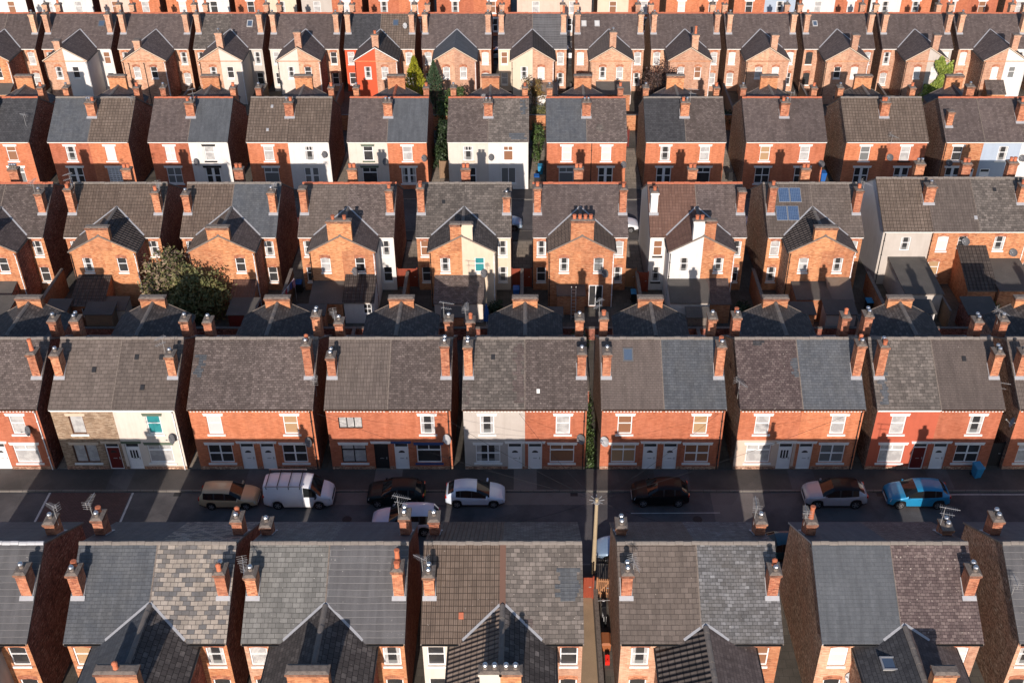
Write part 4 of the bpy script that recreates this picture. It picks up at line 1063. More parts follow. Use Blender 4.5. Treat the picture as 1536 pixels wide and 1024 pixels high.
row3(.57, 8.64, u_('sl_dark', 'bc', party=False, p1='p_half'), u_('sl_dark', 'bc', p1='p_net', p0='p_half'), 'brick pair with four terracotta pots on its wing stack and white open french doors', dict(pots=[1, 1, 1, 1], top=8.35, sw=1.9, rl='ti_rib', rr='ti_rib', pr='p_grey'), ((9.0, [1]), (8.9, [1])), [1, 1], (None, None), 'rg_t', extras=lambda r, W: (lean_to(r, -2.0, .3, yw, 1.3, 2.0, 2.15, 'bc', 'felt'), window(r, 1.3, yw - .15, .1, 1.2, 2.1, 'pair', 'p_dark', 'upvc', None, None), dish(r, 2.0, yw, 3.4)))
row3(10.61, 18.8, u_('ti_red', 'wh', p1='p_wood', p0='p_half', lside='wh', lin=None, sill='blk'), u_('sl_dark', 'bc', p1='p_half'), 'pair with reddish brown tiles and white wing half left, brick half right', dict(wl='wh', rl='ti_red', rr='sl_dark', smats=('wh', 'bc'), pots=[1, 1], top=8.3, pr='p_half'), ((8.6, [1]), (8.7, [])), [1, 1], (None, None), 'rg_t', cm=('wh', None), extras=lambda r, W: (lean_to(r, -2.7, .55, yw, 2.8, 2.2, 2.75, 'wh', 'felt'), lean_to(r, .62, 2.3, yw, 2.6, 2.0, 2.8, 'bc', 'sl_dark')))
def solar(r, W):
    n = Vector((0, -SL, 1)).normalized(); up = Vector((0, 1, SL)).normalized(); X = Vector((1, 0, 0))
    for (x, y) in ((-1.9, 3.3), (-2.25, 1.75)):
        c = Vector((x, y, HE + .05 + SL * y))
        q = lambda a, b, o: c + X * a + up * b + n * o
        mb = MB()
        for s in (-1, 1):
            a0, a1 = (-.98, -.02) if s < 0 else (.02, .98)
            mb.hexa([q(a0, -.72, .06), q(a1, -.72, .06), q(a1, .72, .06), q(a0, .72, .06), q(a0, -.72, .10), q(a1, -.72, .10), q(a1, .72, .10), q(a0, .72, .10)], 'alu')
        o = mb.obj('solar_panel', r)
        pb = MB()
        for s in (-1, 1):
            a0, a1 = (-.95, -.05) if s < 0 else (.05, .95)
            pb.poly([q(a0, -.69, .104), q(a1, -.69, .104), q(a1, .69, .104), q(a0, .69, .104)], 'solar')
        pb.obj('solar_cells', o)
    lean_to(r, -2.2, .6, yw, 2.4, 2.3, 2.5, 'bc', 'felt'); lean_to(r, .68, 2.6, yw, 2.2, 2.0, 2.9, 'gy', 'poly')
row3(20.7, 28.8, u_('ti_ribg', 'bc', p1='p_net', p0='p_half'), u_('ti_flat', 'bc', p1='p_net'), 'brick pair with two blue solar panel arrays on its roof', dict(rl='ti_grid', rr='sl_dark', pl='p_net', pr='p_half'), ((9.1, [1]), (8.8, [1])), [1, 1], (None, 0), extras=solar)
# terrace at the right end of that row
def terr3(r, W):
    x = -W / 2
    lean_to(r, x + .9, x + 4.0, 0, 5.6, 2.5, 2.75, 'gy', 'felt'); 
    lean_to(r, x + 9.2, x + 12.3, 0, 4.6, 2.2, 2.6, 'bc', 'felt')
    lean_to(r, x + 6.7, x + 9.1, 0, 4.2, 2.0, 3.9, 'bc', 'ti_grid')
    downpipe(r, x + .2, 0, 0, HE, 'blk'); downpipe(r, x + 4.3, 0, 0, HE, 'blk'); downpipe(r, x + 12.5, 0, 0, HE, 'upvc')
    dish(r, x + 7.2, 0, 4.4); dish(r, x + 11.6, 0, 3.3)
    roof_vent(r, x + 10.2, 3.2); roof_vent(r, x + 8.1, .8, 'lead')
house(Y3 + 1.0, 30.85, [
    U(4.25, 'ti_brown', 'gy', std=False, wins=[(-7.85 + 1.95 - .35, 3.4, .85, 1.35, 'sash', 'p_half'), (-4.55, .9, .7, 1.3, 'sash', 'p_wood')], lside='lgrey', party=False, sill=None),
    U(4.0, 'ti_ribg', 'bc', std=False, wins=[(-3.05, 3.4, .95, 1.45, 'sashlo', 'p_white'), (-1.35, 3.75, .75, 1.1, 'sash', 'p_dark'), (-3.35, .9, 1.0, 1.45, 'sash', 'p_blind')]),
    U(4.3, 'sl_med', 'bc', std=False, wins=[(1.9, 3.45, .95, 1.4, 'sash', 'p_half'), (3.2, .9, .9, 1.4, 'sash', 'p_half')]),
    U(4.2, 'sl_med', 'bc', std=False, wins=[(5.0, .9, 1.0, 1.4, 'sash', 'p_dark')])],
    'long terrace with pale grey rendered end house and flat roofed extensions', 'terraces', 'B', 3, 'rg_g',
    [(-4.15, 2.6, .85, .8, 8.5, [2], None, None), (4.0, 2.6, .85, .8, 8.5, [1, 1]), (-4.15, D - 2.6, .8, .7, 8.9, [2, 2], None, None), (0.1, D - 2.4, .8, .7, 8.8, [1, 1]), (4.2, D - 2.4, .8, .7, 8.9, [1, 1])], None, terr3, name='terrace', cat='terrace')

# fourth row: fronts towards the camera across the next street
G = 'houses facing the second street'
W2 = dict(p=2.7, hw=2.7, e=5.45, r=6.95, top=8.0, win=False, rl='sl_dark', rr='sl_dark')
GD = ('fren', 'p_dark')
def row2(x0, x1, a, b, label, pots=(1, 2), top=8.5, aer=None, ridge='rg_t', w=None, far=((8.6, [2]), (8.6, [1])), extras=None, cenx=0):
    us = pair(x0, x1, a, b); W = x1 - x0
    ch = [(cenx, 2.75, .86, .78, top, list(pots), None, aer)] + ends(W, None, far, 2.3)
    for u in us:
        u.setdefault('gd', GD); u['dent'] = False
    return house(Y2, x0, us, label, G, 'A', 2, ridge, ch, dict(W2, **(w or {})), extras=extras, gut='wpaint')
row2(-58.0, -49.9, u_('sl_black', 'br'), u_('sl_black', 'br', up=('sashlo', 'p_wood'), gd=('top2', 'p_grey')), 'brick pair with black slate roof cut by the left edge on the second street', extras=lambda r, W: put('aerial', aerial_mesh(1, 1.5), r, (W / 2 - .5, 1.4, 6.2)))
row2(-47.94, -39.96, u_('sl_blue', 'br', up=('sash', 'p_half'), gd=GD), u_('ti_brown', 'br', up=('grid', 'p_white'), gd=('grid', 'p_net'), pipe=None), 'brick pair with lattice windows and blue-grey left, brown tile right roof', (2, 2, 1), ridge='rg_g', extras=lambda r, W: put('aerial', aerial_mesh(1, 1.2), r, (W / 2 - .2, 3.6, 7.4)))
row2(-37.9, -30.0, u_('sl_dark', 'br', up=('cross', 'p_white'), gd=('cross', 'p_grey')), u_('sl_smooth', 'wh', up=('sash', 'p_net'), lin='blk', sill='blk', gd=('fren', 'p_dark')), 'pair with brick half and white half with black lintels', (1, 2), aer=5, extras=lambda r, W: dish(r, .5, 0, 3.2))
row2(-28.05, -19.87, u_('ti_brown', 'br', up=('sashlo', 'p_net'), gd=('top2', 'p_grey'), party=False), u_('ti_brown', 'wh', up=('top2', 'p_half'), lin=None, gd=('fren', 'p_grey')), 'pair under brown tiles, left half brick, right half plain white', (2, 1), ridge='rg_g', extras=lambda r, W: (dish(r, W / 2 - .5, 0, 4.0), roof_vent(r, -1.9, 3.3, 'lead', .25), roof_vent(r, -2.1, .9, 'lead', .25)))
row2(-17.96, -10.04, u_('sl_dark', 'iv', up=('sashlo', 'p_dark'), lin='grpaint', sill='grpaint', gd=('top2', 'p_dark')), u_('sl_smooth', 'br', up=('sash', 'p_net'), gd=('fren', 'p_half')), 'pair with ivory half with green lintels and orange brick half', (2, 2), aer=None, w=dict(ridge='rg_t'), extras=lambda r, W: (dish(r, -.3, 0, 3.2), dish(r, W / 2 - .3, 0, 3.6)))
row2(-7.91, .16, u_('sl_brown', 'iv', up=('top2', 'p_half'), lin=None, sill='tanst', gd=('fren', 'p_dark')), u_('sl_med', 'wh', up=('top2', 'p_wood'), lin=None, gd=('pair', 'p_grey')), 'pair with ivory left and bright white right front, patched grey slates', (2, 2), aer=3, w=dict(rl='sl_dark', rr='sl_brown'), extras=lambda r, W: (dish(r, .3, 0, 3.7), patch(r, 2.2, 3.8, .05, .7, 'sl_blue'), patch(r, 3.3, 3.85, 2.6, 4.1, 'sl_blue')))
row2(2.03, 10.03, u_('sl_blue', 'br', up=('sash', 'p_white'), gd=('top2', 'p_grey')), u_('sl_brown', 'br', up=('sash', 'p_white'), gd=GD), 'brick pair with smooth blue-grey left and rough brown right roof half', (2, 2), aer=None, extras=lambda r, W: (patch(r, 1.0, 1.7, .9, 1.6, 'sl_med'), dish(r, W / 2 - .2, 0, 2.9), downpipe(r, .5, 0, 0, HE, 'blk')))
row2(11.98, 19.95, u_('sl_black', 'br', up=('sash', 'p_half'), gd=GD), u_('sl_brown', 'br', up=('sash', 'p_net'), gd=('top2', 'p_dark')), 'brick pair with black slates left and brown slates right', (1, 2), aer=2, ridge='rg_g')
row2(22.03, 30.04, u_('sl_dark', 'br', up=('sash', 'p_blind'), gd=('cross', 'p_dark'), party=False), u_('sl_dark', 'br', up=('sash', 'p_net'), gd=('fren', 'p_dark')), 'brick pair with dark slates on both halves and a brown left gable', (1, 2), aer=1, w=dict(rl='sl_brown', rr='sl_brown'), extras=lambda r, W: dish(r, W / 2 - .2, 0, 3.0))
row2(32.08, 40.2, u_('ti_brown', 'br', up=('sash', 'p_grey'), gd=GD, party=False), u_('ti_brown', 'br', up=('sash', 'p_net'), gd=GD, sill='blk'), 'brick pair with an undivided brown tile roof and a brown left gable', (1, 1, 2), ridge='rg_g', w=dict(rl='ti_grid', rr='ti_grid'), extras=lambda r, W: (dish(r, .5, 0, 3.7), put('aerial', aerial_mesh(0, 1.0), r, (.3, -.3, 5.2))))
def terr2(r, W):
    x = -W / 2
    for dx, lf, st in ((2.95, 'upvc', 2), (4.6, 'upvc', 1)): door(r, x + dx, -.135, lf, st, None)
    downpipe(r, x + .1, 0, 0, HE, 'blk'); dish(r, x + .7, 0, 3.1); dish(r, x + 8.0, 0, 3.6)
house(Y2, 42.03, [
    U(3.85, 'sl_dark', 'bc', up=('sash', 'p_dark'), gd=('fren', 'p_dark'), sill='wpaint', shx=-.55, lin='wpaint'),
    U(3.85, 'sl_dark', 'bl', up=('sash', 'p_half'), gd=None, lin=None, shx=.2, sill='wpaint', party=False),
    U(3.9, 'sl_brown', 'wh', up=('sash', 'p_dark'), gd=('fren', 'p_dark'), lin=None)],
    'terrace with a pale blue painted house next to a brick end house', 'terraces', 'A', 2, 'rg_t',
    [(-5.3, 1.7, .6, .6, 7.9, []), (2.1, 2.3, 1.0, .9, 8.6, [1, 1]), (-2.0, D - 2.3, .8, .8, 8.7, [2])], dict(W2, xc=-1.9), terr2, name='terrace', cat='terrace')

# fifth row: rears again
G = 'houses of the fifth row with deep rear wings'
W1 = dict(p=4.1, hw=2.5, e=5.4, r=6.92, zw=3.25, ww=.8, wh=1.4, off=1.0, stack='set', top=8.25, rl='sl_dark', rr='sl_dark', vergem='tanst', ridge=None)
def row1(x0, x1, a, b, label, w, near=((8.9, [2]), (8.9, [2])), ridge='rg_t', extras=None):
    us = pair(x0, x1, a, b); W = x1 - x0
    ch = ends(W, near, ((8.7, [1]), (8.7, [2])), 2.2, mats=('bp', 'bp'), w=.58, dd=.8)
    return house(Y1, x0, us, label, G, 'B', 1, ridge, ch, dict(W1, **w), extras=extras)
P = 'bp'
row1(-67.4, -59.1, u_('sl_dark', P), u_('sl_dark', P, p1='p_net', p0='p_net'), 'fifth row brick pair cut by the left edge', dict(wl=P, wr='bc', stack=None), extras=lambda r, W: lean_to(r, .6, 2.4, -4.1, 1.8, 2.0, 2.6, 'bc', 'felt'))
row1(-58.2, -50.0, u_('sl_dark', P, party=False), u_('sl_dark', 'wh', p1='p_wood', lin=None), 'fifth row pair with brick left and tall white right wing half', dict(wl=P, wr='wh', sx=-.75, pots=[], top=7.55), extras=lambda r, W: skylight(r, 2.5, 3.0, .8, .9))
row1(-49.08, -40.7, u_('sl_dark', P, party=False), u_('sl_dark', P, p1='p_half', p0='p_net'), 'fifth row all brick pair between two white winged pairs, two black wing pipes', dict(wl=P, wr=P, sx=-.6, pots=[], pl='p_net', top=7.6), extras=lambda r, W: (downpipe(r, -1.8, -4.1, 0, 5.3, 'blk'), downpipe(r, 0, -4.1, 0, 5.3, 'blk')))
row1(-40.0, -31.8, u_('sl_med', P, party=False), u_('sl_dark', 'gy', p1='p_half', p0='p_dark', lin=None), 'fifth row pair with grey rendered right wing half and a roof window', dict(wl=P, wr='iv', sr='gy', sx=.1, pots=[2], top=8.5), extras=lambda r, W: skylight(r, 2.3, 3.0, .7, 1.0, 'dishw'))
row1(-30.9, -22.6, u_('sl_dark', 'iv', p1='p_net', lin=None, party=False), u_('sl_dark', P, p1='p_dark'), 'fifth row pair with cream left wing half and white sashes right', dict(wl='iv', wr=P, sx=.1, pots=[], top=8.6), extras=lambda r, W: None)
row1(-21.9, -13.5, u_('sl_black', 'or', p1='p_net', lin=None), u_('ti_brown', P, p1='p_net', p0='p_net'), 'pair with bright orange painted wing half and brown tiled right half', dict(wl='or', wr=P, rr='ti_grid', sx=.05, pots=[1], vergem='wpaint', pl='p_half', pr='p_net', sl='or'), extras=lambda r, W: (skylight(r, 1.8, 3.1, .7, .9, 'dishm'), dish(r, 3.0, 2.6, 7.3, True)))
row1(-12.6, -4.3, u_('sl_dark', P, p1='p_net', party=False), u_('sl_dark', P, p1='p_white', p0='p_white'), 'fifth row brick pair behind the yellow conifer, no wing chimney', dict(wl=P, wr=P, rl='sl_smooth', rr='sl_smooth', stack=None, pl='p_net', pr='p_net'))
row1(-3.4, 4.8, u_('sl_dark', 'cr', p1='p_wood', p0='p_net', lin=None), u_('ti_line', P, p1='p_net', p0='p_half'), 'pair with cream left wing half and lined dark tiles over its right half', dict(wl='cr', wr=P, rl='sl_dark', rr='ti_grid', stack=None, pl='p_half', pr='p_white'), near=((8.9, [2]), (8.9, [3])), extras=lambda r, W: lean_to(r, .4, 2.9, -4.1, 2.4, 2.2, 2.7, 'wh', 'poly'))
row1(5.8, 14.1, u_('sl_dark', P, p1='p_white', p0='p_half', party=False), u_('sl_dark', P, p1='p_net', p0='p_half'), 'fifth row brick pair with two pale roof windows side by side', dict(wl=P, wr=P, sx=.1, pots=[2], rl='ti_ribg', rr='ti_ribg', top=8.6, pl='p_half', pr='p_net'), extras=lambda r, W: (skylight(r, -3.0, 3.0, .62, .85, 'dishw', 'p_white'), skylight(r, -1.4, 3.0, .62, .85, 'dishw', 'p_white'), lean_to(r, -1.7, 2.2, -4.1, 2.0, 2.1, 2.8, 'bc', 'felt')))
row1(15.0, 23.3, u_('sl_dark', P, p1='p_net', party=False), u_('sl_dark', P, p1='p_net', p0='p_net'), 'fifth row brick pair behind the dark red shrub', dict(wl=P, wr=P, sx=.5, pots=[3], pr='p_wood', pl='p_net'))
row1(24.1, 32.5, u_('sl_dark', P, p1='p_white', p0='p_net', party=False), u_('sl_dark', P, p1='p_white'), 'fifth row brick pair with lead-capped wing stack right of the dark red shrub', dict(wl=P, wr=P, sx=.6, pots=[], pl='p_net', pr='p_white', cap='lead'))
row1(33.4, 41.8, u_('sl_dark', P, p1='p_dark', p0='p_dark', frame='blk', party=False), u_('sl_dark', P, p1='p_net'), 'fifth row brick pair with dark framed left windows and one small roof window', dict(wl=P, wr=P, sx=.7, pots=[], pl='p_dark', pr='p_white'), near=((8.9, [1]), (8.9, [2])), extras=lambda r, W: skylight(r, -2.6, 3.0, .6, .8, 'dishw'))
row1(42.8, 51.2, u_('sl_dark', P, p1='p_half', p0='p_net', party=False), u_('sl_dark', 'gy', p1='p_white'), 'fifth row pair with bright green ivy over its right wing half', dict(wl=P, wr='gy', sx=.75, pots=[], pl='p_white', pr='p_white'), near=((8.9, [2]), (8.9, [])))
row1(52.0, 60.3, u_('sl_dark', P, p1='p_white', p0='p_net', party=False), u_('sl_dark', 'wh', lin=None), 'fifth row pair with brick left and white right wing half at the right edge', dict(wl=P, wr='wh', sx=.85, pots=[], pl='p_white', pr='p_grey'), extras=lambda r, W: lean_to(r, -1.9, .2, -4.1, 1.6, 2.0, 3.0, 'bc', 'sl_brown', (.9, .8, .5, .7, 'one')))
row1(61.2, 69.4, u_('sl_dark', P), u_('sl_dark', P), 'fifth row brick pair just beyond the right edge', dict(wl=P, wr=P))

# farthest row: only its fronts show along the top of the picture
G = 'house fronts along the top of the picture'
def row0(x0, x1, a, b, label):
    us = pair(x0, x1, a, b); W = x1 - x0
    for u in us: u['dent'] = False
    return house(Y0, x0, us, label, G, 'A', 2, 'rg_t', ends(W, ((8.8, [1]), (8.8, [1])), None, 2.3), None)
pw = lambda wall, p='p_net', gd='fren', **k: u_('sl_dark', wall, up=('sash', p), gd=(gd, 'p_dark'), **k)
X0 = [(-76.2, -67.8), (-66.8, -58.8), (-57.8, -49.7), (-48.8, -40.3), (-39.5, -31.2), (-30.5, -22.3), (-21.4, -13.2), (-12.2, -2.2), (-1.3, 8.8), (9.6, 18.0), (18.9, 27.3), (28.1, 36.4), (37.3, 46.2), (46.6, 54.8), (55.7, 63.8), (64.8, 73.0)]
T0 = [('wh', 'wh', 'top row white pair at the left edge'), ('wh', 'wh', 'top row white pair next to the left edge pair'), ('pk', 'br', 'top row pair with beige half left and orange brick half right'), ('br', 'wh', 'top row pair with orange brick half left and white half right'),
      ('br', 'cr', 'top row pair with orange brick half left and yellow cream half right'), ('gy', 'br', 'top row pair with pale grey half left and orange brick half right'), ('br', 'br', 'top row orange brick pair above the orange painted wing'), ('br', 'br', 'top row orange brick pair with three white windows and white door'),
      ('pk', 'pk', 'top row pale pink rendered pair'), ('cr', 'br', 'top row pair with tan half left and orange brick half right'), ('br', 'br', 'top row orange brick pair right of the tan and brick pair'), ('br', 'bl', 'top row pair with orange brick half left and pale blue-white half right'),
      ('wh', 'br', 'top row pair with white half left, dark window, and brick half right'), ('wh', 'br', 'top row white and brick pair with a small-paned white window'), ('br', 'br', 'top row brick pair with white painted doors'), ('br', 'br', 'top row brick house at the right edge')]
PN = ['p_half', 'p_net', 'p_wood', 'p_white', 'p_dark', 'p_net', 'p_half']
for i, ((a, b), (l, r, lab)) in enumerate(zip(X0, T0)):
    row0(a, b, pw(l, PN[i % 7], lin=None if l != 'br' else 'wpaint'), pw(r, PN[(i * 3 + 2) % 7], lin=None if r != 'br' else 'wpaint'), lab)

# ------------------------------------------------------------------ vehicles
PROF = {  # x: (belt, top, top half-width share)
 'hatch': dict(L=4.0, W=1.74, k=[(2.0, .50, .54, .80), (1.94, .64, .68, .84), (1.75, .73, .78, .87), (1.45, .80, .86, .89), (1.2, .84, .91, .90), (.98, .87, .96, .90), (.12, .91, 1.37, .73), (-.15, .925, 1.43, .71), (-.55, .94, 1.46, .70), (-1.05, .97, 1.43, .69), (-1.42, 1.0, 1.35, .69), (-1.82, 1.02, 1.08, .80), (-1.95, .92, .97, .84), (-2.0, .62, .66, .82)], ws=(.98, .12), rw=(-1.42, -1.82), wh=(1.25, -1.22), r=.31, db=(.85, -.18, -.24, -.98), sw=[(.84, -.18), (-.24, -.94), (-1.02, -1.28)]),
 'estate': dict(L=4.25, W=1.72, k=[(2.12, .52, .56, .82), (2.06, .66, .70, .86), (1.8, .76, .81, .88), (1.3, .84, .91, .90), (1.0, .88, .95, .90), (.2, .91, 1.41, .76), (-.3, .92, 1.46, .74), (-1.2, .94, 1.46, .73), (-1.80, .96, 1.42, .72), (-2.05, .96, 1.02, .80), (-2.12, .88, .93, .84), (-2.13, .55, .6, .82)], ws=(1.0, .2), rw=(-1.80, -2.05), wh=(1.32, -1.2), r=.31, db=(.9, -.12, -.18, -.95), sw=[(.84, -.10), (-.20, -.88), (-.98, -1.74)]),
 'suv': dict(L=4.15, W=1.80, k=[(2.07, .58, .64, .82), (2.02, .78, .84, .86), (1.75, .90, .97, .88), (1.2, .98, 1.05, .90), (.98, 1.0, 1.08, .90), (.25, 1.02, 1.50, .76), (-.3, 1.03, 1.57, .74), (-.95, 1.07, 1.55, .73), (-1.50, 1.12, 1.47, .72), (-1.86, 1.12, 1.19, .80), (-2.02, 1.02, 1.08, .84), (-2.08, .65, .72, .82)], ws=(.98, .25), rw=(-1.50, -1.86), wh=(1.28, -1.30), r=.35, db=(.88, -.14, -.20, -1.0), sw=[(.82, -.12), (-.22, -.92), (-1.02, -1.42)]),
 'van': dict(L=4.95, W=1.92, k=[(2.47, .60, .66, .82), (2.42, .86, .92, .86), (2.1, 1.02, 1.10, .88), (1.72, 1.10, 1.18, .90), (1.05, 1.14, 1.84, .80), (.6, 1.14, 1.93, .80), (-1.0, 1.14, 1.95, .80), (-2.2, 1.14, 1.94, .80), (-2.40, 1.14, 1.88, .80), (-2.47, 1.05, 1.10, .86), (-2.48, .6, .66, .86)], ws=(1.72, 1.05), rw=(-2.40, -2.47), wh=(1.52, -1.45), r=.34, db=(1.45, .42, .36, -.85), sw=[(1.42, .50)]),
}
def car(kind, x, y, facing, col, label, cat='car', roof=None, name='parked_car', group='cars and vans parked along the streets', rack=False, glass='carglass'):
    P_ = PROF[kind]; ks = sorted(P_['k']); L_, W_ = P_['L'], P_['W']
    root = empty(name, (x, y, .005), label, cat, group, 0 if facing > 0 else math.pi)
    def it(px, j):
        for a, b in zip(ks, ks[1:]):
            if a[0] <= px <= b[0]:
                t = (px - a[0]) / (b[0] - a[0]); return a[j] + (b[j] - a[j]) * t
        return ks[0][j] if px < ks[0][0] else ks[-1][j]
    r = P_['r']; ra = r + .06
    xs = {k[0] for k in ks} | set(P_['db']) | {v for s in P_['sw'] for v in s}
    for w in P_['wh']:
        for q in (-1, -.8, -.4, 0, .4, .8, 1): xs.add(round(w + ra * q, 3))
    xs = sorted(v for v in xs if -L_ / 2 - .02 <= v <= L_ / 2 + .02)
    xs = [v for i, v in enumerate(xs) if i == 0 or v - xs[i - 1] > .015]
    def ring(px):
        zb, zt, ws = it(px, 1), it(px, 2), it(px, 3)
        e = (abs(px) / (L_ / 2)); w = W_ / 2 * (1 - .22 * max(0, e - .62) ** 1.6 / .21)
        z0 = .20 + .08 * max(0, e - .8) * 5
        for c in P_['wh']:
            d = abs(px - c)
            if d < ra: z0 = max(z0, r + math.sqrt(max(0, ra * ra - d * d)))
        z0 = min(z0, zb - .14); h = zb - z0
        wt = w * ws
        return [(w * .93, z0), (w * .995, z0 + min(.14, h * .3)), (w, z0 + h * .55), (w * .985, zb - min(.07, h * .3)), (w * .955, zb), (wt + .01, zt - .06 if zt - zb > .12 else zt - .03), (wt * .90, zt - .015), (wt * .5, zt + .012), (0, zt + .02)]
    RS = [ring(v) for v in xs]
    parts = {}
    def add(part, pts, mat):
        parts.setdefault(part, MB()).poly(pts, mat, True)
    bm = MB()
    idx = {}
    def vid(mb_, store, i, j, s):
        k = (i, j, s if j < 8 else 1)
        if k not in store:
            store[k] = len(mb_.v); a, b = RS[i][j]; mb_.v.append((xs[i], s * a, b))
        return store[k]
    groups = {}
    for i in range(len(xs) - 1):
        m = (xs[i] + xs[i + 1]) / 2
        for j in range(8):
            for s in (-1, 1):
                key, mat = 'body', col
                if j == 4 and any(b < m < a for a, b in P_['sw']): key, mat = ('side_window', s, [n for n, (a, b) in enumerate(P_['sw']) if b < m < a][0]), glass
                elif j >= 5 and P_['ws'][1] < m < P_['ws'][0]: key, mat = ('windscreen',), glass
                elif j >= 5 and P_['rw'][1] < m < P_['rw'][0]: key, mat = ('rear_window',), glass
                elif 1 <= j < 4 and P_['db'][1] < m < P_['db'][0]: key, mat = ('door', s, 0), col
                elif 1 <= j < 4 and kind != 'van' and P_['db'][3] < m < P_['db'][2]: key, mat = ('door', s, 1), col
                elif j == 4 and min(v[1] for v in P_['sw']) < m < P_['sw'][0][0]: mat = 'trim'
                elif j == 0: mat = 'trim' if kind != 'van' else col
                elif j >= 5 and roof and P_['rw'][0] < m < P_['ws'][1]: mat = roof
                groups.setdefault(key, []).append((i, j, s, mat))
    def build(nm, lst, parent=root, shrink=0):
        mb = MB(); st = {}
        for i, j, s, mat in lst:
            f = [vid(mb, st, i, j, s), vid(mb, st, i + 1, j, s), vid(mb, st, i + 1, j + 1, s), vid(mb, st, i, j + 1, s)]
            if s > 0: f = f[::-1]
            ff = []
            for q in f:
                if q not in ff: ff.append(q)
            mb.f.append(tuple(ff)); mb.m.append(mb.mi(mat)); mb.sm.append(True)
        return mb
    body = build('body', groups.pop('body'))
    for i in (0, len(xs) - 1):   # nose and tail
        p = [(xs[i], a, b) for a, b in RS[i]] + [(xs[i], -a, b) for a, b in RS[i][:-1][::-1]]
        body.poly(p if i else p[::-1], col)
    # floor and dark wheel housings
    body.box(-L_ / 2 + .3, L_ / 2 - .3, -W_ / 2 + .16, W_ / 2 - .16, .22, .45, 'trim')
    body.obj('body', root)
    for key, lst in groups.items():
        o = build(key[0], lst).obj(key[0], root)
        if key[0] == 'door':
            s, n_ = key[1], key[2]; hx = P_['db'][1] + .12 if n_ == 0 else P_['db'][3] + .14
            zb = it(hx, 1); mb = MB(); w = W_ / 2
            mb.box(hx, hx + .17, min(s * w, s * (w + .03)), max(s * w, s * (w + .03)), zb - .17, zb - .135, col); mb.obj('handle', o)
    def wheel():
        t = MB(); n = 18
        pr = [(r - .11, -.10), (r - .02, -.105), (r, -.07), (r, .07), (r - .02, .105), (r - .11, .10)]
        rg_ = [[(a * math.cos(6.2832 * i / n), b, a * math.sin(6.2832 * i / n)) for i in range(n)] for a, b in pr]
        for A, Bq in zip(rg_, rg_[1:]):
            for i in range(n): t.poly([A[i], A[(i + 1) % n], Bq[(i + 1) % n], Bq[i]], 'tyre', True)
        q = MB(); rr = r - .11
        for sd in (-1, 1):
            yb = sd * .09
            q.poly([(rr * math.cos(6.2832 * i / n), yb - sd * .03, rr * math.sin(6.2832 * i / n)) for i in range(n)][::-sd], 'trim')
            for k in range(5):
                a = 6.2832 * k / 5; d = Vector((math.cos(a), 0, math.sin(a))); e = Vector((-math.sin(a), 0, math.cos(a)))
                c = Vector((0, yb, 0))
                q.poly([c + e * .055, c + d * rr + e * .04, c + d * rr - e * .04, c - e * .055], 'rim')
            for i in range(n):
                a, b = 6.2832 * i / n, 6.2832 * (i + 1) / n
                q.poly([(rr * math.cos(a), yb, rr * math.sin(a)), (rr * math.cos(b), yb, rr * math.sin(b)), (rr * .88 * math.cos(b), yb, rr * .88 * math.sin(b)), (rr * .88 * math.cos(a), yb, rr * .88 * math.sin(a))], 'rim')
        return t.mesh('wheel'), q.mesh('rim')
    tm, qm = cached(('wheel', kind), wheel)
    for w in P_['wh']:
        for s in (-1, 1):
            o = put('wheel', tm, root, (w, s * (W_ / 2 - .125), r)); put('rim', qm, o)
    xf, xb = L_ / 2, -L_ / 2
    zf = it(xf - .12, 1); zr = it(xb + .12, 1)
    wf_, wr_ = ring(xf - .22)[3][0], ring(xb + .09)[3][0]
    for s in (-1, 1):
        mb = MB(); a, b = sorted((s * .45, s * (wf_ - .015)))
        mb.hexa([(xf - .25, a, zf - .17), (xf + .005, a, zf - .20), (xf - .10 if s > 0 else xf + .005, b, zf - .20), (xf - .25, b, zf - .17), (xf - .30, a, zf - .01), (xf - .06, a, zf - .02), (xf - .17, b, zf + .01), (xf - .40, b, zf + .02)] if s > 0 else
                [(xf - .25, a, zf - .17), (xf - .10, a, zf - .20), (xf + .005, b, zf - .20), (xf - .25, b, zf - .17), (xf - .40, a, zf + .02), (xf - .17, a, zf + .01), (xf - .06, b, zf - .02), (xf - .30, b, zf - .01)], 'lampw'); mb.obj('headlight', root)
        mb = MB(); a, b = sorted((s * (wr_ - .24), s * (wr_ + .004)))
        mb.box(xb - .006, xb + .10, a, b, zr - .20, zr - .03, 'lampr'); mb.obj('tail_light', root)
        mb = MB(); mx = P_['sw'][0][0] - .06; a, b = sorted((s * (W_ / 2 - .06), s * (W_ / 2 + .17)))
        zb = it(mx, 1); mb.hexa([(mx - .05, a, zb + .0), (mx + .05, a, zb + .0), (mx + .10, b, zb + .03), (mx - .02, b, zb + .03), (mx - .05, a, zb + .06), (mx + .03, a, zb + .06), (mx + .07, b, zb + .19), (mx - .02, b, zb + .19)], col if kind != 'van' else 'trim'); mb.obj('wing_mirror', root)
    mb = MB(); mb.box(xf - .06, xf + .025, -.45, .45, .36, .47, 'platew'); mb.obj('number_plate', root)
    mb = MB(); mb.box(xb - .025, xb + .06, -.27, .27, .55, .66, 'platey'); mb.obj('number_plate', root)
    mb = MB(); mb.box(xf - .10, xf + .012, -W_ / 2 * .55, W_ / 2 * .55, .50, zf - .14, 'trim'); mb.obj('grille', root)
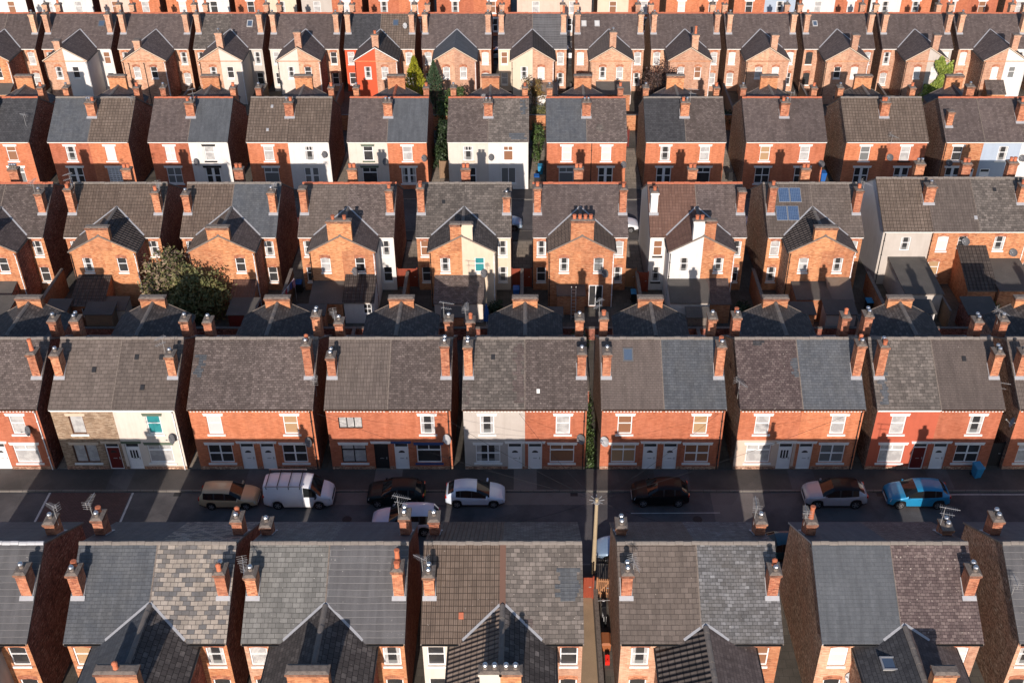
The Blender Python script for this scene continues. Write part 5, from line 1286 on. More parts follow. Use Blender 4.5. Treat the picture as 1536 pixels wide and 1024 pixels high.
    if rack:
        mb = MB()
        for px in (-2.1, -1.3, -.5, .3): mb.bar((px, -.86, 2.06), (px, .86, 2.06), .05, .05, 'trim')
        for s in (-1, 1):
            mb.bar((-2.2, s * .86, 2.08), (.55, s * .86, 2.08), .05, .05, 'alu')
            for px in (-2.1, -1.3, -.5, .3): mb.bar((px, s * .86, 2.06), (px, s * .84, 1.80), .04, .04, 'trim')
        mb.obj('roof_rack', root)
    return root
def cx(px, Yc, h=.5):
    return (px - 790) / 1647.1 * (Yc * .8231 + (51.4 - h) * .5678)
NY, FY = 50.5, 55.35
car('estate', -20.1, FY - .05, 1, 'c_gold', 'gold olive estate car with bronze roof in front of the orange brick pair', roof='c_gold').scale = (.92, 1, .96)
car('van', -15.4, FY + .1, 1, 'c_white', 'white panel van with black roof bars parked in front of the brick houses', 'van', name='parked_van', rack=True).scale = (.93, 1, .97)
car('suv', -8.85, FY + .2, -1, 'c_green', 'very dark green car parked behind the white van').scale = (.93, 1, .96)
car('hatch', -3.48, FY + .15, 1, 'c_white2', 'cool white hatchback with its tail in a strip of sunlight')
car('estate', -7.95, 52.8, -1, 'c_lilac', 'pale lilac silver car close behind two nearest row chimneys').scale = (1.05, 1.05, 1.2)
car('suv', 9.05, FY + .25, -1, 'c_black', 'black car with bright red tail light right of the telegraph pole').scale = (.92, 1, .96)
car('suv', 20.85, FY + .1, -1, 'c_silver', 'silver crossover car with a black roof', roof='c_black')
car('suv', 26.4, FY + .05, -1, 'c_blue', 'bright blue crossover car next to the silver one')
car('hatch', 6.45, NY - .1, -1, 'c_lblue', 'light blue car half hidden behind the alley gable')
car('hatch', 16.0, NY, -1, 'c_teal', 'dark teal car glimpsed in the gap left of the brown gable')
car('hatch', -2.45, 93.9, 1, 'c_lblue', 'pale car on the second street seen past the cream rear wing')
car('hatch', 8.75, 93.6, 1, 'c_white', 'white car on the second street seen past the four-pot brick pair')
car('hatch', -20.6, 93.8, -1, 'c_red', 'red car on the second street in the gap before the black lean-to pair')
car('hatch', 19.9, 94.0, 1, 'c_silver', 'silver car on the second street left of the solar panel house')
car('hatch', -4.0, 140.0, -1, 'c_lblue', 'light blue car on the third street')
car('suv', 5.2, 140.0, 1, 'c_white', 'white car on the third street')

# ------------------------------------------------------------------ ground, streets
def sheet(name, x0, x1, y0, y1, z, mat, kind='structure'):
    mb = MB(); mb.poly([(x0, y0, z), (x1, y0, z), (x1, y1, z), (x0, y1, z)], mat)
    o = mb.obj(name); o['kind'] = kind; return o
sheet('ground', -700, 700, -150, 1500, 0.0, 'yard')
for (f, b, tag_) in ((47.53, 58.56, 0), (91.26, 101.94, 1), (137.4, 148.4, 2)):
    k0, k1 = f + 1.95, b - 2.3
    sheet('road', -160, 160, k0, k1, .005, 'asphalt')
    for (p, q, kk, s) in ((f, k0, k0, -1), (k1, b, k1, 1)):
        mb = MB()
        a, c = (p, q - .13) if s < 0 else (p + .13, q)
        mb.box(-160, 160, a, c, -.1, .11, 'pave')
        mb.obj('pavement')['kind'] = 'structure'
        mb = MB(); a, c = (q - .13, q) if s < 0 else (p, p + .13)
        mb.box(-160, 160, a, c, -.1, .118, 'kerb'); mb.obj('kerb')['kind'] = 'structure'
# road table, markings and painted sun patches of the first street
sheet('road_table', -32.6, -27.2, 49.6, 56.2, .009, 'redasph')
for x in (-32.75, -27.05):
    mb = MB(); mb.poly([(x - .07, 49.55, .0095), (x + .07, 49.55, .0095), (x + .07, 56.2, .0095), (x - .07, 56.2, .0095)], 'line'); mb.obj('road_marking')['kind'] = 'structure'
mb = MB(); x = -26.0
while x < 36:
    mb.poly([(x, 52.85, .009), (x + 2, 52.85, .009), (x + 2, 52.95, .009), (x, 52.95, .009)], 'line'); x += 12.2
mb.poly([(7, 54.15, .009), (13, 54.2, .009), (13, 54.26, .009), (7, 54.21, .009)], 'line')
mb.poly([(26, 55.98, .009), (60, 55.98, .009), (60, 56.06, .009), (26, 56.06, .009)], 'line')
mb.obj('road_marking')['kind'] = 'structure'
sheet('road_sun_patch', -13.0, 5.5, 55.0, 56.24, .0085, 'asphalt2')  # paler asphalt, sunlight on the road painted in by colour
sheet('road_sun_patch', 12.6, 15.5, 49.6, 56.2, .0085, 'asphalt2')  # paler strip across the road, painted in for the sun beam
for x in (-29.0, -19.5, -10.6, -.9, 8.9, 18.3, 28.0):   # mended strips across the pavement
    sheet('pavement_patch', x, x + 1.5 + (x % 1), 56.42, 58.52, .114, 'asphalt2' if x % 2 > 1 else 'asphalt')
for k, x in enumerate((-24.2, -12.0, 3.0, 11.4, 24.0)):
    mb = MB(); n = 14
    if k % 2: mb.poly([(x + .32 * math.cos(6.2832 * i / n), 53.6 + .32 * math.sin(6.2832 * i / n), .0125) for i in range(n)], 'trim')
    else: mb.poly([(x, 55.85, .0125), (x + .5, 55.85, .0125), (x + .5, 56.2, .0125), (x, 56.2, .0125)], 'trim')
    mb.obj('drain_cover')['kind'] = 'structure'
# passages between the houses
sheet('path', 3.05, 4.05, 33.0, 47.45, .006, 'path')
for (a, b) in ((-1.3, .5), (8.7, 10.55), (-11.3, -9.5), (-21.4, -19.6)): sheet('path', a, b, 83, 91.2, .006, 'conc')
for (a, b) in ((10.1, 11.9), (-10.0, -8.0), (-19.8, -18.0), (.3, 1.95), (20.0, 22.0)): sheet('path', a, b, 102.0, 112, .006, 'conc')
for (x0, x1) in ((-24.0, -22.85), (-33.1, -32.3)): sheet('path', x0, x1, 56.4, 66, .112 if False else .006, 'conc')

# ------------------------------------------------------------------ walls, gates, bins, pole
def garden_wall(x0, x1, y0, y1, h, mat, label, name='garden_wall', cat='wall', group='yard walls'):
    mb = MB(); mb.box(x0, x1, y0, y1, 0, h, mat)
    o = mb.obj(name); tag(o, label, cat, group)
    cb = MB(); e = .03; cb.box(x0 - e, x1 + e, y0 - e, y1 + e, h + .001, h + .07, 'cem'); cb.obj('coping', o)
    return o
names3 = ['left edge', 'ribbed brown roof', 'big bush', 'black lean-to', 'cream wing', 'four-pot', 'white wing', 'solar panel', 'grey terrace']
xs3 = [-40.5, -30.6, -20.5, -10.4, -.4, 9.6, 19.75, 29.8]
for i, x in enumerate(xs3):
    garden_wall(x - .11, x + .11, 75.0, 82.4, 1.9 if i % 2 else 2.2, 'bc' if i not in (2, 5) else 'fence', 'yard wall running back between the %s house and the %s house' % (names3[i], names3[i + 1]))
garden_wall(-52, 46, 74.72, 74.94, 1.1, 'bg', 'long brick wall across the back of the middle yards')
names4 = ['left edge', 'stone-clad', 'undivided brown roof', 'black window', 'grey rendered', 'skylight', 'beige', 'red painted', 'right edge']
for i, x in enumerate([-32.74, -23.4, -14.08, -4.75, 4.6, 13.98, 23.3, 32.85]):
    garden_wall(x - .11, x + .11, 66.0, 74.6, 1.3, 'bg', 'dark wall behind the street row between the %s pair and the %s pair' % (names4[i], names4[i + 1]))
xs1 = [-58.6, -49.5, -40.3, -31.3, -22.2, -13.0, -3.9, 5.3, 14.5, 23.7, 33.0, 42.3, 51.6]
for i, x in enumerate(xs1):
    garden_wall(x - .09, x + .09, 117.2, 126.5, 1.8, 'fence', 'timber yard fence, number %d counted from the left, before the fifth row' % (i + 1) if False else ['fence at the left edge of the fifth row yards', 'fence right of the white winged pair at upper left', 'fence right of the all brick pair at upper left', 'fence right of the grey winged pair', 'fence right of the cream and white sash pair', 'fence beside the yellow conifer', 'fence left of the cream winged pair', 'fence right of the glazed lean-to', 'fence by the dark red shrub', 'fence between dark red shrub pair and lead-capped pair', 'fence left of the dark framed window pair', 'fence left of the ivy covered pair', 'fence right of the ivy covered pair'][i], 'yard_fence', 'fence', 'timber fences before the fifth row')
garden_wall(-70, 66, 116.9, 117.1, 1.8, 'bc', 'long wall across the back of the upper yards')
# first alley: low wall, gates
garden_wall(4.1, 4.30, 33, 47.3, .8, 'cem', 'low dark wall along the sandy alley path')
garden_wall(4.93, 4.98, 33, 39, .9, 'upvc', 'thin white edging along the alley gable', group='alley edges')
def gate(name, x, y, w, h, mat, label, slats=False, rz=0.0):
    r_ = empty(name, (x, y, 0), label, 'gate', 'passage gates', rz)
    mb = MB()
    if slats:
        for k in range(6): mb.box(k * w / 6 + .02, (k + 1) * w / 6 - .04, -.02, .02, .1, h, mat)
    else:
        for k in range(5): mb.box(k * w / 5 + .003, (k + 1) * w / 5 - .003, -.02, .02, .05, h - (.0 if k % 2 else .012), mat)
    mb.obj('gate_leaf', r_)
    fb = MB()
    for z in (.35, h - .3): fb.box(.0, w, .022, .07, z, z + .1, mat)
    fb.bar((.06, .045, .45), (w - .06, .045, h - .3), .04, .08, mat)
    for px in (-.06, w + .06): fb.box(px - .05, px + .05, -.05, .05, 0, h + .1, mat)
    fb.obj('gate_frame', r_)
    hb = MB(); hb.box(w - .2, w - .06, -.06, -.021, h * .55, h * .55 + .05, 'alu'); hb.obj('latch', r_)
    return r_
gate('slatted_gate', 4.36, 46.7, .72, 1.7, 'timber', 'slatted bare timber gate standing in the alley', True, -.05)
gate('red_gate', 3.05, 46.7, .95, 1.8, 'redgate', 'red-brown boarded gate across the sandy path')
gate('yard_gate', -1.25, 83.0, 1.6, 1.9, 'redgate', 'red-brown gate between the cream wing and four-pot houses')
gate('yard_gate', 8.75, 83.0, .8, 1.9, 'timber', 'orange gate left of the white wing house')
gate('yard_gate', 9.75, 82.2, .8, 2.0, 'redgate', 'taller orange-red gate against the white wing house')
gate('yard_gate', -11.3, 83.0, 1.6, 1.9, 'redgate', 'red gate left of the cream wing house')
gate('yard_gate', 10.3, 112.5, .9, 2.0, 'dkred', 'maroon gate in the passage left of the black slate roof')
gate('yard_gate', -9.0, 104.6, 1.0, 2.0, 'fence', 'timber gate left of the bright white front')
gate('yard_gate', -23.3, 67.2, .7, 1.9, 'fence', 'brown gate deep in the gap left of the undivided brown roof')
gate('side_gate', 32.4, 59.0, .9, 2.1, 'trim', 'dark gate at the passage right of the red painted pair')
def wheelie(x, y, body, lid, label, rz=0.0, z=.005):
    def mk():
        mb = MB(); mb.hexa([(-.22, -.24, .06), (.22, -.24, .06), (.22, .26, .06), (-.22, .26, .06), (-.28, -.33, .98), (.28, -.33, .98), (.28, .36, .98), (-.28, .36, .98)], body)
        mb.box(-.29, .29, -.35, .37, .93, .98, body); mb.bar((-.2, .42, .95), (.2, .42, .95), .04, .04, body)
        lb = MB(); lb.hexa([(-.30, -.38, .985), (.30, -.38, .985), (.30, .40, .985), (-.30, .40, .985), (-.26, -.33, 1.03), (.26, -.33, 1.03), (.26, .38, 1.07), (-.26, .38, 1.07)], lid)
        wb = MB(); wb.tube((-.03, 0, 0), (.03, 0, 0), .1, .1, 'tyre', 12)
        return mb.mesh('bin_body'), lb.mesh('lid'), wb.mesh('wheel')
    a, b, c = cached(('bin', body, lid), mk)
    r_ = empty('wheelie_bin', (x, y, z), label, 'bin', 'wheelie bins', rz)
    put('bin_body', a, r_); put('lid', b, r_)
    for s in (-1, 1): put('wheel', c, r_, (s * .25, .27, .1))
    return r_
wheelie(31.35, 57.75, 'bincyan', 'bincyan', 'blue wheelie bin on the pavement by the red painted pair', .2, .115)
wheelie(1.05, 103.2, 'trim', 'binblue', 'black bin with blue lid beside the bright white front')
wheelie(1.45, 105.6, 'bincyan', 'bincyan', 'light blue bin behind the blue-lidded one')
wheelie(21.2, 104.2, 'trim', 'trim', 'black bin in the passage left of the brown gable', .3)
wheelie(30.9, 104.0, 'binblue', 'binblue', 'blue bin at the foot of the brown tile roof pair')
wheelie(9.3, 80.6, 'trim', 'bincyan', 'black bin with bright blue lid by the white wing house')
wheelie(29.3, 79.2, 'trim', 'bincyan', 'black bin with blue lid beside the grey terrace')
wheelie(-.9, 81.2, 'binblue', 'binblue', 'blue bin by the red-brown gate')
wheelie(-30.9, 82.3, 'binblue', 'binblue', 'blue bin at the start of the bush gap')
wheelie(-20.0, 82.2, 'trim', 'binblue', 'black and blue bin near the hanging laundry')
wheelie(.15, 83.6, 'trim', 'bingrn', 'dark bin with green lid beside the four-pot house')
wheelie(10.9, 116.2, 'binblue', 'binblue', 'blue bin above the maroon gate')
wheelie(29.6, 118.5, 'bincyan', 'bincyan', 'light blue bin in the upper yards right of the lead-capped stack')
wheelie(31.0, 118.8, 'bingrn', 'bingrn', 'green bin in the upper yards')
wheelie(5.0, 122.0, 'binblue', 'binblue', 'blue bin beside the glazed lean-to in the upper yards')
wheelie(-22.6, 113.0, 'bincyan', 'bincyan', 'light blue bin behind the white half under brown tiles')
wheelie(38.9, 78.8, 'trim', 'bincyan', 'dark bin with blue lid by the terrace fence')
# utility pole
r_ = empty('telegraph_pole', (4.2, 48.7, 0), 'tall timber telegraph pole with radiating wires beside the alley gates', 'pole')
mb = MB(); mb.tube((0, 0, 0), (0, 0, 6.4), .15, .10, 'pole', 10); mb.obj('pole_shaft', r_)
mb = MB(); mb.lathe((0, 0, 6.05), [(.13, 0), (.20, .02), (.20, .06), (.11, .07)], 'alu', 12)
for k in range(8):
    a = k * .785; mb.bar((0, 0, 6.2), (.45 * math.cos(a), .45 * math.sin(a), 6.3), .035, .035, 'alu')
mb.obj('pole_head', r_)
for (X, Yq, Zq) in ((-6.0, 58.5, 5.1), (-14.2, 58.5, 5.1), (13.0, 58.5, 5.1), (22.0, 58.5, 5.1), (-3.0, 47.4, 5.3), (10.0, 47.4, 5.3), (-.5, 58.5, 5.1)):
    wb = MB(); a = Vector((0, 0, 6.28)); b = Vector((X - 4.2, Yq - 48.7, Zq)); n = 10; pv = a
    for k in range(1, n + 1):
        t = k / n; q = a.lerp(b, t) - Vector((0, 0, 4 * .35 * t * (1 - t))); wb.tube(pv, q, .009, .009, 'trim', 4, False); pv = q
    wb.obj('wire', r_)
# alley goods
def motorbike(x, y, rz):
    r_ = empty('motorbike', (x, y, .005), 'black motorbike with pale frame parked in the dark alley', 'motorbike', None, rz)
    for px in (-.62, .62):
        mb = MB(); n = 16
        for i in range(n):
            a, b = 6.2832 * i / n, 6.2832 * (i + 1) / n
            for (ra, rb, ya, yb) in ((.30, .30, -.05, .05), (.30, .22, .05, .04), (.22, .30, -.04, -.05)):
                mb.poly([(px + ra * math.cos(a), ya, .3 + ra * math.sin(a)), (px + ra * math.cos(b), ya, .3 + ra * math.sin(b)), (px + rb * math.cos(b), yb, .3 + rb * math.sin(b)), (px + rb * math.cos(a), yb, .3 + rb * math.sin(a))], 'tyre', True)
        for k in range(5):
            a = k * 1.2566; mb.bar((px, 0, .3), (px + .24 * math.cos(a), 0, .3 + .24 * math.sin(a)), .03, .03, 'rim', (0, 1, 0))
        mb.obj('wheel', r_)
    mb = MB()
    for s in (-.07, .07):
        mb.bar((.62, s, .3), (.42, s, .95), .04, .04, 'alu'); mb.bar((-.62, s, .3), (-.1, s, .35), .04, .05, 'alu')
        mb.bar((.38, s, .8), (-.1, s, .38), .04, .04, 'alu'); mb.bar((-.5, s, .72), (-.62, s, .32), .03, .03, 'alu')
    mb.obj('frame', r_)
    mb = MB(); mb.hexa([(-.25, -.14, .25), (.25, -.14, .25), (.25, .14, .25), (-.25, .14, .25), (-.18, -.12, .6), (.2, -.12, .6), (.2, .12, .6), (-.18, .12, .6)], 'rim'); mb.obj('engine', r_)
    mb = MB(); mb.hexa([(-.02, -.12, .66), (.40, -.10, .74), (.40, .10, .74), (-.02, .12, .66), (.02, -.14, .86), (.36, -.11, .92), (.36, .11, .92), (.02, .14, .86)], 'c_black'); mb.obj('fuel_tank', r_)
    mb = MB(); mb.hexa([(-.62, -.10, .70), (.0, -.13, .68), (.0, .13, .68), (-.62, .10, .70), (-.66, -.08, .82), (.0, -.12, .78), (.0, .12, .78), (-.66, .08, .82)], 'trim'); mb.obj('saddle', r_)
    mb = MB(); mb.bar((.38, -.36, 1.02), (.42, 0, .98), .03, .03, 'alu'); mb.bar((.42, 0, .98), (.38, .36, 1.02), .03, .03, 'alu'); mb.obj('handlebar', r_)
    mb = MB(); mb.lathe((.5, 0, .78), [(.05, 0), (.10, .03), (.10, .14), (.04, .17)], 'lampw', 10); mb.obj('headlight', r_)
motorbike(4.66, 45.2, 1.62)
r_ = empty('storage_chest', (4.62, 43.0, .005), 'brown chest with domed lid on the alley floor', 'chest')
mb = MB(); mb.hexa([(-.26, -.4, 0), (.26, -.4, 0), (.26, .4, 0), (-.26, .4, 0), (-.29, -.43, .55), (.29, -.43, .55), (.29, .43, .55), (-.29, .43, .55)], 'binbrn'); mb.obj('chest_body', r_)
mb = MB(); mb.hexa([(-.31, -.46, .56), (.31, -.46, .56), (.31, .46, .56), (-.31, .46, .56), (-.2, -.4, .72), (.2, -.4, .72), (.2, .4, .72), (-.2, .4, .72)], 'binbrn'); mb.obj('lid', r_)
r_ = empty('fuel_can', (4.66, 41.8, .005), 'bright red can in the alley nearest the camera', 'can')
mb = MB(); mb.hexa([(-.13, -.2, 0), (.13, -.2, 0), (.13, .2, 0), (-.13, .2, 0), (-.13, -.2, .3), (.13, -.2, .3), (.13, .2, .42), (-.13, .2, .42)], 'redpl'); mb.obj('can_body', r_)
mb = MB(); mb.tube((0, -.15, .31), (0, -.22, .46), .04, .03, 'redpl', 8); mb.obj('spout', r_)
mb = MB(); mb.bar((0, -.1, .42), (0, .15, .52), .04, .04, 'redpl'); mb.obj('handle', r_)
# laundry, parasol, terrace fence
r_ = empty('washing_line', (-20.3, 77.5, 0), 'washing line hung with red, white and dark laundry', 'washing line')
mb = MB()
for y in (-1.8, 3.2): mb.tube((-.4 + y * .22, y, 0), (-.4 + y * .22, y, 2.3), .035, .035, 'alu', 8)
mb.tube((-.8, -1.8, 2.28), (.30, 3.2, 2.28), .012, .012, 'upvc', 5); mb.obj('line_posts', r_)
for k in range(9):
    t = k / 9; px, py = -.8 + 1.1 * (t + .05), -1.8 + 5 * (t + .05); w, h = .38, .5 + .25 * ((k * 7) % 3) / 2
    d = Vector((.215, .976, 0)); e = Vector((.976, -.215, 0)) * .02; c = Vector((px, py, 2.27)); mb = MB()
    lo = [c - e, c + d * w - e, c + d * w + e, c + e]; z = Vector((.04 * ((k % 3) - 1), 0, -h))
    mb.hexa([q + z - e * (k % 2) for q in lo] + lo, 'cl%d' % (k % 5)); mb.obj('garment', r_)
r_ = empty('folded_parasol', (-3.35, 76.6, 0), 'folded blue parasol standing in front of the cream wing', 'parasol')
mb = MB(); mb.tube((0, 0, 0), (0, 0, 2.3), .025, .025, 'upvc', 8); mb.lathe((0, 0, 0), [(.25, 0), (.25, .08), (.04, .12)], 'cem', 12); mb.obj('parasol_pole', r_)
mb = MB(); mb.lathe((0, 0, .75), [(.30, 0), (.26, .4), (.16, 1.0), (.03, 1.6)], 'navy', 10); mb.obj('canopy', r_)
garden_wall(34.95, 35.05, 76.0, 83.3, 2.0, 'fence', 'brown board fence beside the grey terrace extension', 'yard_fence', 'fence', 'yard fences')
for (x0, x1, y0, y1, h, m1, lab) in ((-45.2, -42.6, 75.2, 77.6, 2.2, 'bc', 'brick store at the left edge of the middle yards'), (-39.6, -37.9, 75.2, 77.2, 2.1, 'fence', 'timber shed left of the tiled lean-to'), (-18.9, -16.6, 75.2, 76.4, 2.1, 'bc', 'brick store below the black lean-to'), (1.2, 2.9, 75.2, 76.3, 1.9, 'fence', 'timber store below the four-pot house'), (21.4, 23.6, 75.2, 76.6, 2.2, 'bc', 'brick store left of the grey shed'), (31.0, 33.4, 75.2, 76.8, 2.3, 'wh', 'white store below the grey terrace'), (36.2, 38.6, 75.2, 77.4, 2.2, 'bg', 'brick store right of the board fence'), (-36.2, -34.0, 75.2, 76.6, 2.2, 'fence', 'dark shed left of the big bush'), (-24.5, -22.3, 75.3, 77.4, 2.1, 'dkred', 'red-brown shed right of the big bush'), (24.6, 27.0, 75.2, 76.9, 2.2, 'gy', 'grey shed below the solar panel house'), (13.2, 15.0, 75.2, 76.3, 1.9, 'cem', 'low store below the white wing'), (-6.9, -5.2, 75.1, 76.2, 2.0, 'bc', 'brick outhouse below the cream wing'), (41.0, 43.4, 118.0, 121.0, 2.2, 'fence', 'shed in the upper yard left of the ivy')):
    r_ = empty('garden_shed', ((x0 + x1) / 2, (y0 + y1) / 2, 0), lab, 'shed', 'garden sheds'); hw, hd = (x1 - x0) / 2, (y1 - y0) / 2
    mb = MB(); mb.hexa([(-hw, -hd, 0), (hw, -hd, 0), (hw, hd, 0), (-hw, hd, 0), (-hw, -hd, h), (hw, -hd, h), (hw, hd, h + .2), (-hw, hd, h + .2)], m1); mb.obj('shed_wall', r_)
    mb = MB(); e = .12; mb.hexa([(-hw - e, -hd - e, h - .01), (hw + e, -hd - e, h - .01), (hw + e, hd + e, h + .23), (-hw - e, hd + e, h + .23), (-hw - e, -hd - e, h + .05), (hw + e, -hd - e, h + .05), (hw + e, hd + e, h + .29), (-hw - e, hd + e, h + .29)], 'felt'); mb.obj('shed_roof', r_)

# small things in the yards
def planter(x, y, label, k):
    r_ = empty('plant_pot', (x, y, .005), label, 'plant pot', 'potted plants in the yards')
    mb = MB(); mb.lathe((0, 0, 0), [(.15, 0), (.21, .34), (.23, .35), (.23, .40), (.19, .40)], ('pot', 'binbrn', 'cem')[k % 3], 12); mb.obj('pot', r_)
    pb = MB(); q = random.Random(k)
    for _ in range(90):
        c = Vector((q.gauss(0, .15), q.gauss(0, .15), .45 + abs(q.gauss(0, .2)))); n_ = Vector((q.gauss(0, 1), q.gauss(0, 1), .8)).normalized(); u = n_.orthogonal() * .09; w = n_.cross(u)
        pb.poly([c - u, c - w * .5, c + u, c + w * .5], ('lf_green', 'lf_ivy', 'lf_dark')[k % 3])
    pb.obj('foliage', r_)
for k, (x, y, lab) in enumerate(((-1.0, 79.2, 'potted plant beside the cream wing'), (9.0, 78.4, 'potted plant behind the four-pot house'), (11.4, 77.0, 'potted plant in front of the white wing'), (-37.3, 79.4, 'potted plant by the tiled lean-to'), (-20.9, 80.6, 'potted plant near the laundry'), (20.4, 79.4, 'potted plant left of the solar panel house'), (30.4, 80.2, 'potted plant by the grey terrace'), (40.2, 79.0, 'potted plant beside the terrace outhouse'), (21.9, 121.0, 'potted plant in the upper yard left of the lead-capped stack'), (4.6, 119.6, 'potted plant in front of the glazed lean-to'), (-4.6, 121.0, 'potted plant left of the cream and brick wings'), (33.0, 120.4, 'potted plant by the dark framed window pair'))):
    planter(x, y, lab, k)
def chair(x, y, rz, label):
    r_ = empty('garden_chair', (x, y, .005), label, 'chair', 'white garden chairs', rz)
    mb = MB(); mb.box(-.24, .24, -.24, .24, .40, .44, 'upvc'); mb.obj('seat', r_)
    mb = MB(); mb.hexa([(-.24, .22, .45), (.24, .22, .45), (.24, .26, .45), (-.24, .26, .45), (-.22, .34, .9), (.22, .34, .9), (.22, .38, .9), (-.22, .38, .9)], 'upvc'); mb.obj('backrest', r_)
    for sx in (-1, 1):
        for sy in (-1, 1): mb = MB(); mb.bar((sx * .21, sy * .21, .40), (sx * .25, sy * .25, 0), .04, .04, 'upvc'); mb.obj('leg', r_)
chair(9.3, 77.6, .6, 'white plastic chair behind the four-pot house'); chair(28.9, 77.9, 2.2, 'white plastic chair below the grey terrace'); chair(-37.9, 77.6, -1.0, 'white plastic chair left of the tiled lean-to'); chair(3.1, 120.7, 1.2, 'white plastic chair in the upper yards')
def ladder(x, y, label):
    r_ = empty('ladder', (x, y, 0), label, 'ladder')
    mb = MB()
    for s in (-.19, .19): mb.bar((s, 0, 0), (s, .75, 2.9), .06, .03, 'alu')
    for k in range(9): mb.bar((-.19, .08 + .075 * k, .3 + .29 * k), (.19, .08 + .075 * k, .3 + .29 * k), .03, .03, 'alu')
    mb.obj('ladder_frame', r_)
ladder(3.95, 77.65, 'aluminium ladder leaning on the low roof of the four-pot house')

# ------------------------------------------------------------------ plants
def leaves(mb, n, blobs, size, mat, r, hollow=.45):
    tot = sum(b[3] * b[4] * b[5] for b in blobs)
    for (cx_, cy_, cz_, rx, ry, rz_) in blobs:
        k = int(n * rx * ry * rz_ / tot)
        cl = []
        for _ in range(max(5, k // 55)):
            d = Vector((r.gauss(0, 1), r.gauss(0, 1), r.gauss(0, 1))).normalized() * r.uniform(.55, 1.0)
            cl.append((d, r.uniform(.16, .34)))
        for _ in range(k):
            if r.random() < .82:
                d, q = cl[r.randrange(len(cl))]
                p = d + Vector((r.gauss(0, 1), r.gauss(0, 1), r.gauss(0, 1))) * q * .6
            else:
                p = Vector((r.gauss(0, 1), r.gauss(0, 1), r.gauss(0, 1))).normalized() * r.uniform(hollow, 1.0)
            c = Vector((cx_ + p.x * rx, cy_ + p.y * ry, cz_ + p.z * rz_))
            if c.z < .03: continue
            s = size * r.uniform(.6, 1.35)
            nrm = (p.normalized() * .6 + Vector((r.gauss(0, 1), r.gauss(0, 1), r.gauss(0, 1) + .4)) * .6).normalized()
            u = nrm.orthogonal().normalized(); a = r.uniform(0, 6.28); w = nrm.cross(u)
            u, w = u * math.cos(a) + w * math.sin(a), w * math.cos(a) - u * math.sin(a)
            mb.poly([c - u * s * .9, c - w * s * .42 + u * s * .1, c + u * s, c + w * s * .42 + u * s * .1], mat)
def tree(name, x, y, blobs, n, size, mat, label, cat='shrub', trunk=.12, group='yard shrubs and trees', limbs=5, z=0):
    r = random.Random(int(abs(x * 131 + y * 17)))
    root = empty(name, (x, y, z), label, cat, group)
    mb = MB(); top = max(b[2] for b in blobs); tr = blobs[0]
    pv = Vector((0, 0, 0)); rr = trunk
    for k in range(4):
        q = Vector((tr[0] * (k + 1) / 4 + r.gauss(0, .06), tr[1] * (k + 1) / 4 + r.gauss(0, .06), top * (k + 1) / 4)); mb.tube(pv, q, rr, rr * .72, 'bark', 7, False); rr *= .72; pv = q
    for b in blobs:
        for _ in range(limbs):
            h = r.uniform(.25, .8); a = Vector((tr[0] * h, tr[1] * h, top * h))
            e = Vector((b[0], b[1], b[2])) + Vector((r.gauss(0, .4) * b[3], r.gauss(0, .4) * b[4], r.uniform(0, .7) * b[5]))
            m_ = a.lerp(e, .5) + Vector((r.gauss(0, .1), r.gauss(0, .1), .15)); mb.tube(a, m_, trunk * .4, trunk * .25, 'bark', 5, False); mb.tube(m_, e, trunk * .25, trunk * .08, 'bark', 5, False)
    mb.obj('trunk', root)
    cb = MB(); leaves(cb, n, blobs, size, mat, r); cb.obj('crown', root)
    return root
tree('bushy_tree', -30.3, 79.2, [(0, 0, 2.9, 2.1, 2.2, 2.7), (.9, -1.6, 2.0, 1.6, 1.3, 2.0)], 7000, .17, 'lf_bud', 'big rounded bush with pinkish tan seedheads in the middle yards', trunk=.14)
tree('bushy_tree', -27.3, 77.9, [(0, 0, 2.6, 2.5, 1.6, 2.6), (-1.2, -.6, 1.6, 1.8, 1.4, 1.6)], 7000, .17, 'lf_mid', 'olive green bush pressed against the wing, right half of the big bush', trunk=.14)
def conifer(x, y, h, r0, mat, label, n=3000, size=.2):
    r = random.Random(int(x * 10 + y)); root = empty('conifer', (x, y, 0), label, 'tree', 'yard shrubs and trees')
    mb = MB(); mb.tube((0, 0, 0), (0, 0, h * .9), .12, .03, 'bark', 7); mb.obj('trunk', root)
    cb = MB()
    for _ in range(n):
        t = r.random() ** .8; z = .2 + (h - .2) * t; a = r.uniform(0, 6.2832)
        lump = 1 + .16 * math.sin(a * 4 + z * 1.7) + .12 * math.sin(a * 7 - z * 3)
        rad = r0 * (math.sin(min(1, (1 - t) * 1.25) * 1.5708) ** .85) * lump * r.uniform(.75, 1.04)
        c = Vector((rad * math.cos(a), rad * math.sin(a), z)); o = Vector((math.cos(a), math.sin(a), 1.6)).normalized()
        s = size * r.uniform(.6, 1.3); w = o.cross(Vector((r.gauss(0, 1), r.gauss(0, 1), r.gauss(0, 1)))).normalized()
        cb.poly([c - o * s * .6, c - w * s * .3, c + o * s, c + w * s * .3], mat)
    cb.obj('crown', root)
conifer(-12.9, 121.2, 7.1, 1.25, 'lf_yel', 'golden yellow conifer in the upper yards')
conifer(-10.7, 121.6, 6.4, 1.0, 'lf_blue', 'blue-green conifer right of the golden one', 2200)
tree('hedge_shrub', -9.0, 117.9, [(0, 0, 2.2, 1.3, 1.6, 2.3), (1.2, 1.6, 2.0, 1.4, 1.3, 2.2)], 3600, .17, 'lf_green', 'bright green shrub right of the conifers')
tree('hedge_shrub', -9.0, 110.8, [(0, 0, 1.8, .95, 2.4, 2.0), (0, -3.6, 1.5, .9, 1.8, 1.6)], 3600, .16, 'lf_dark', 'dark hedge filling the passage left of the ivory and white fronts')
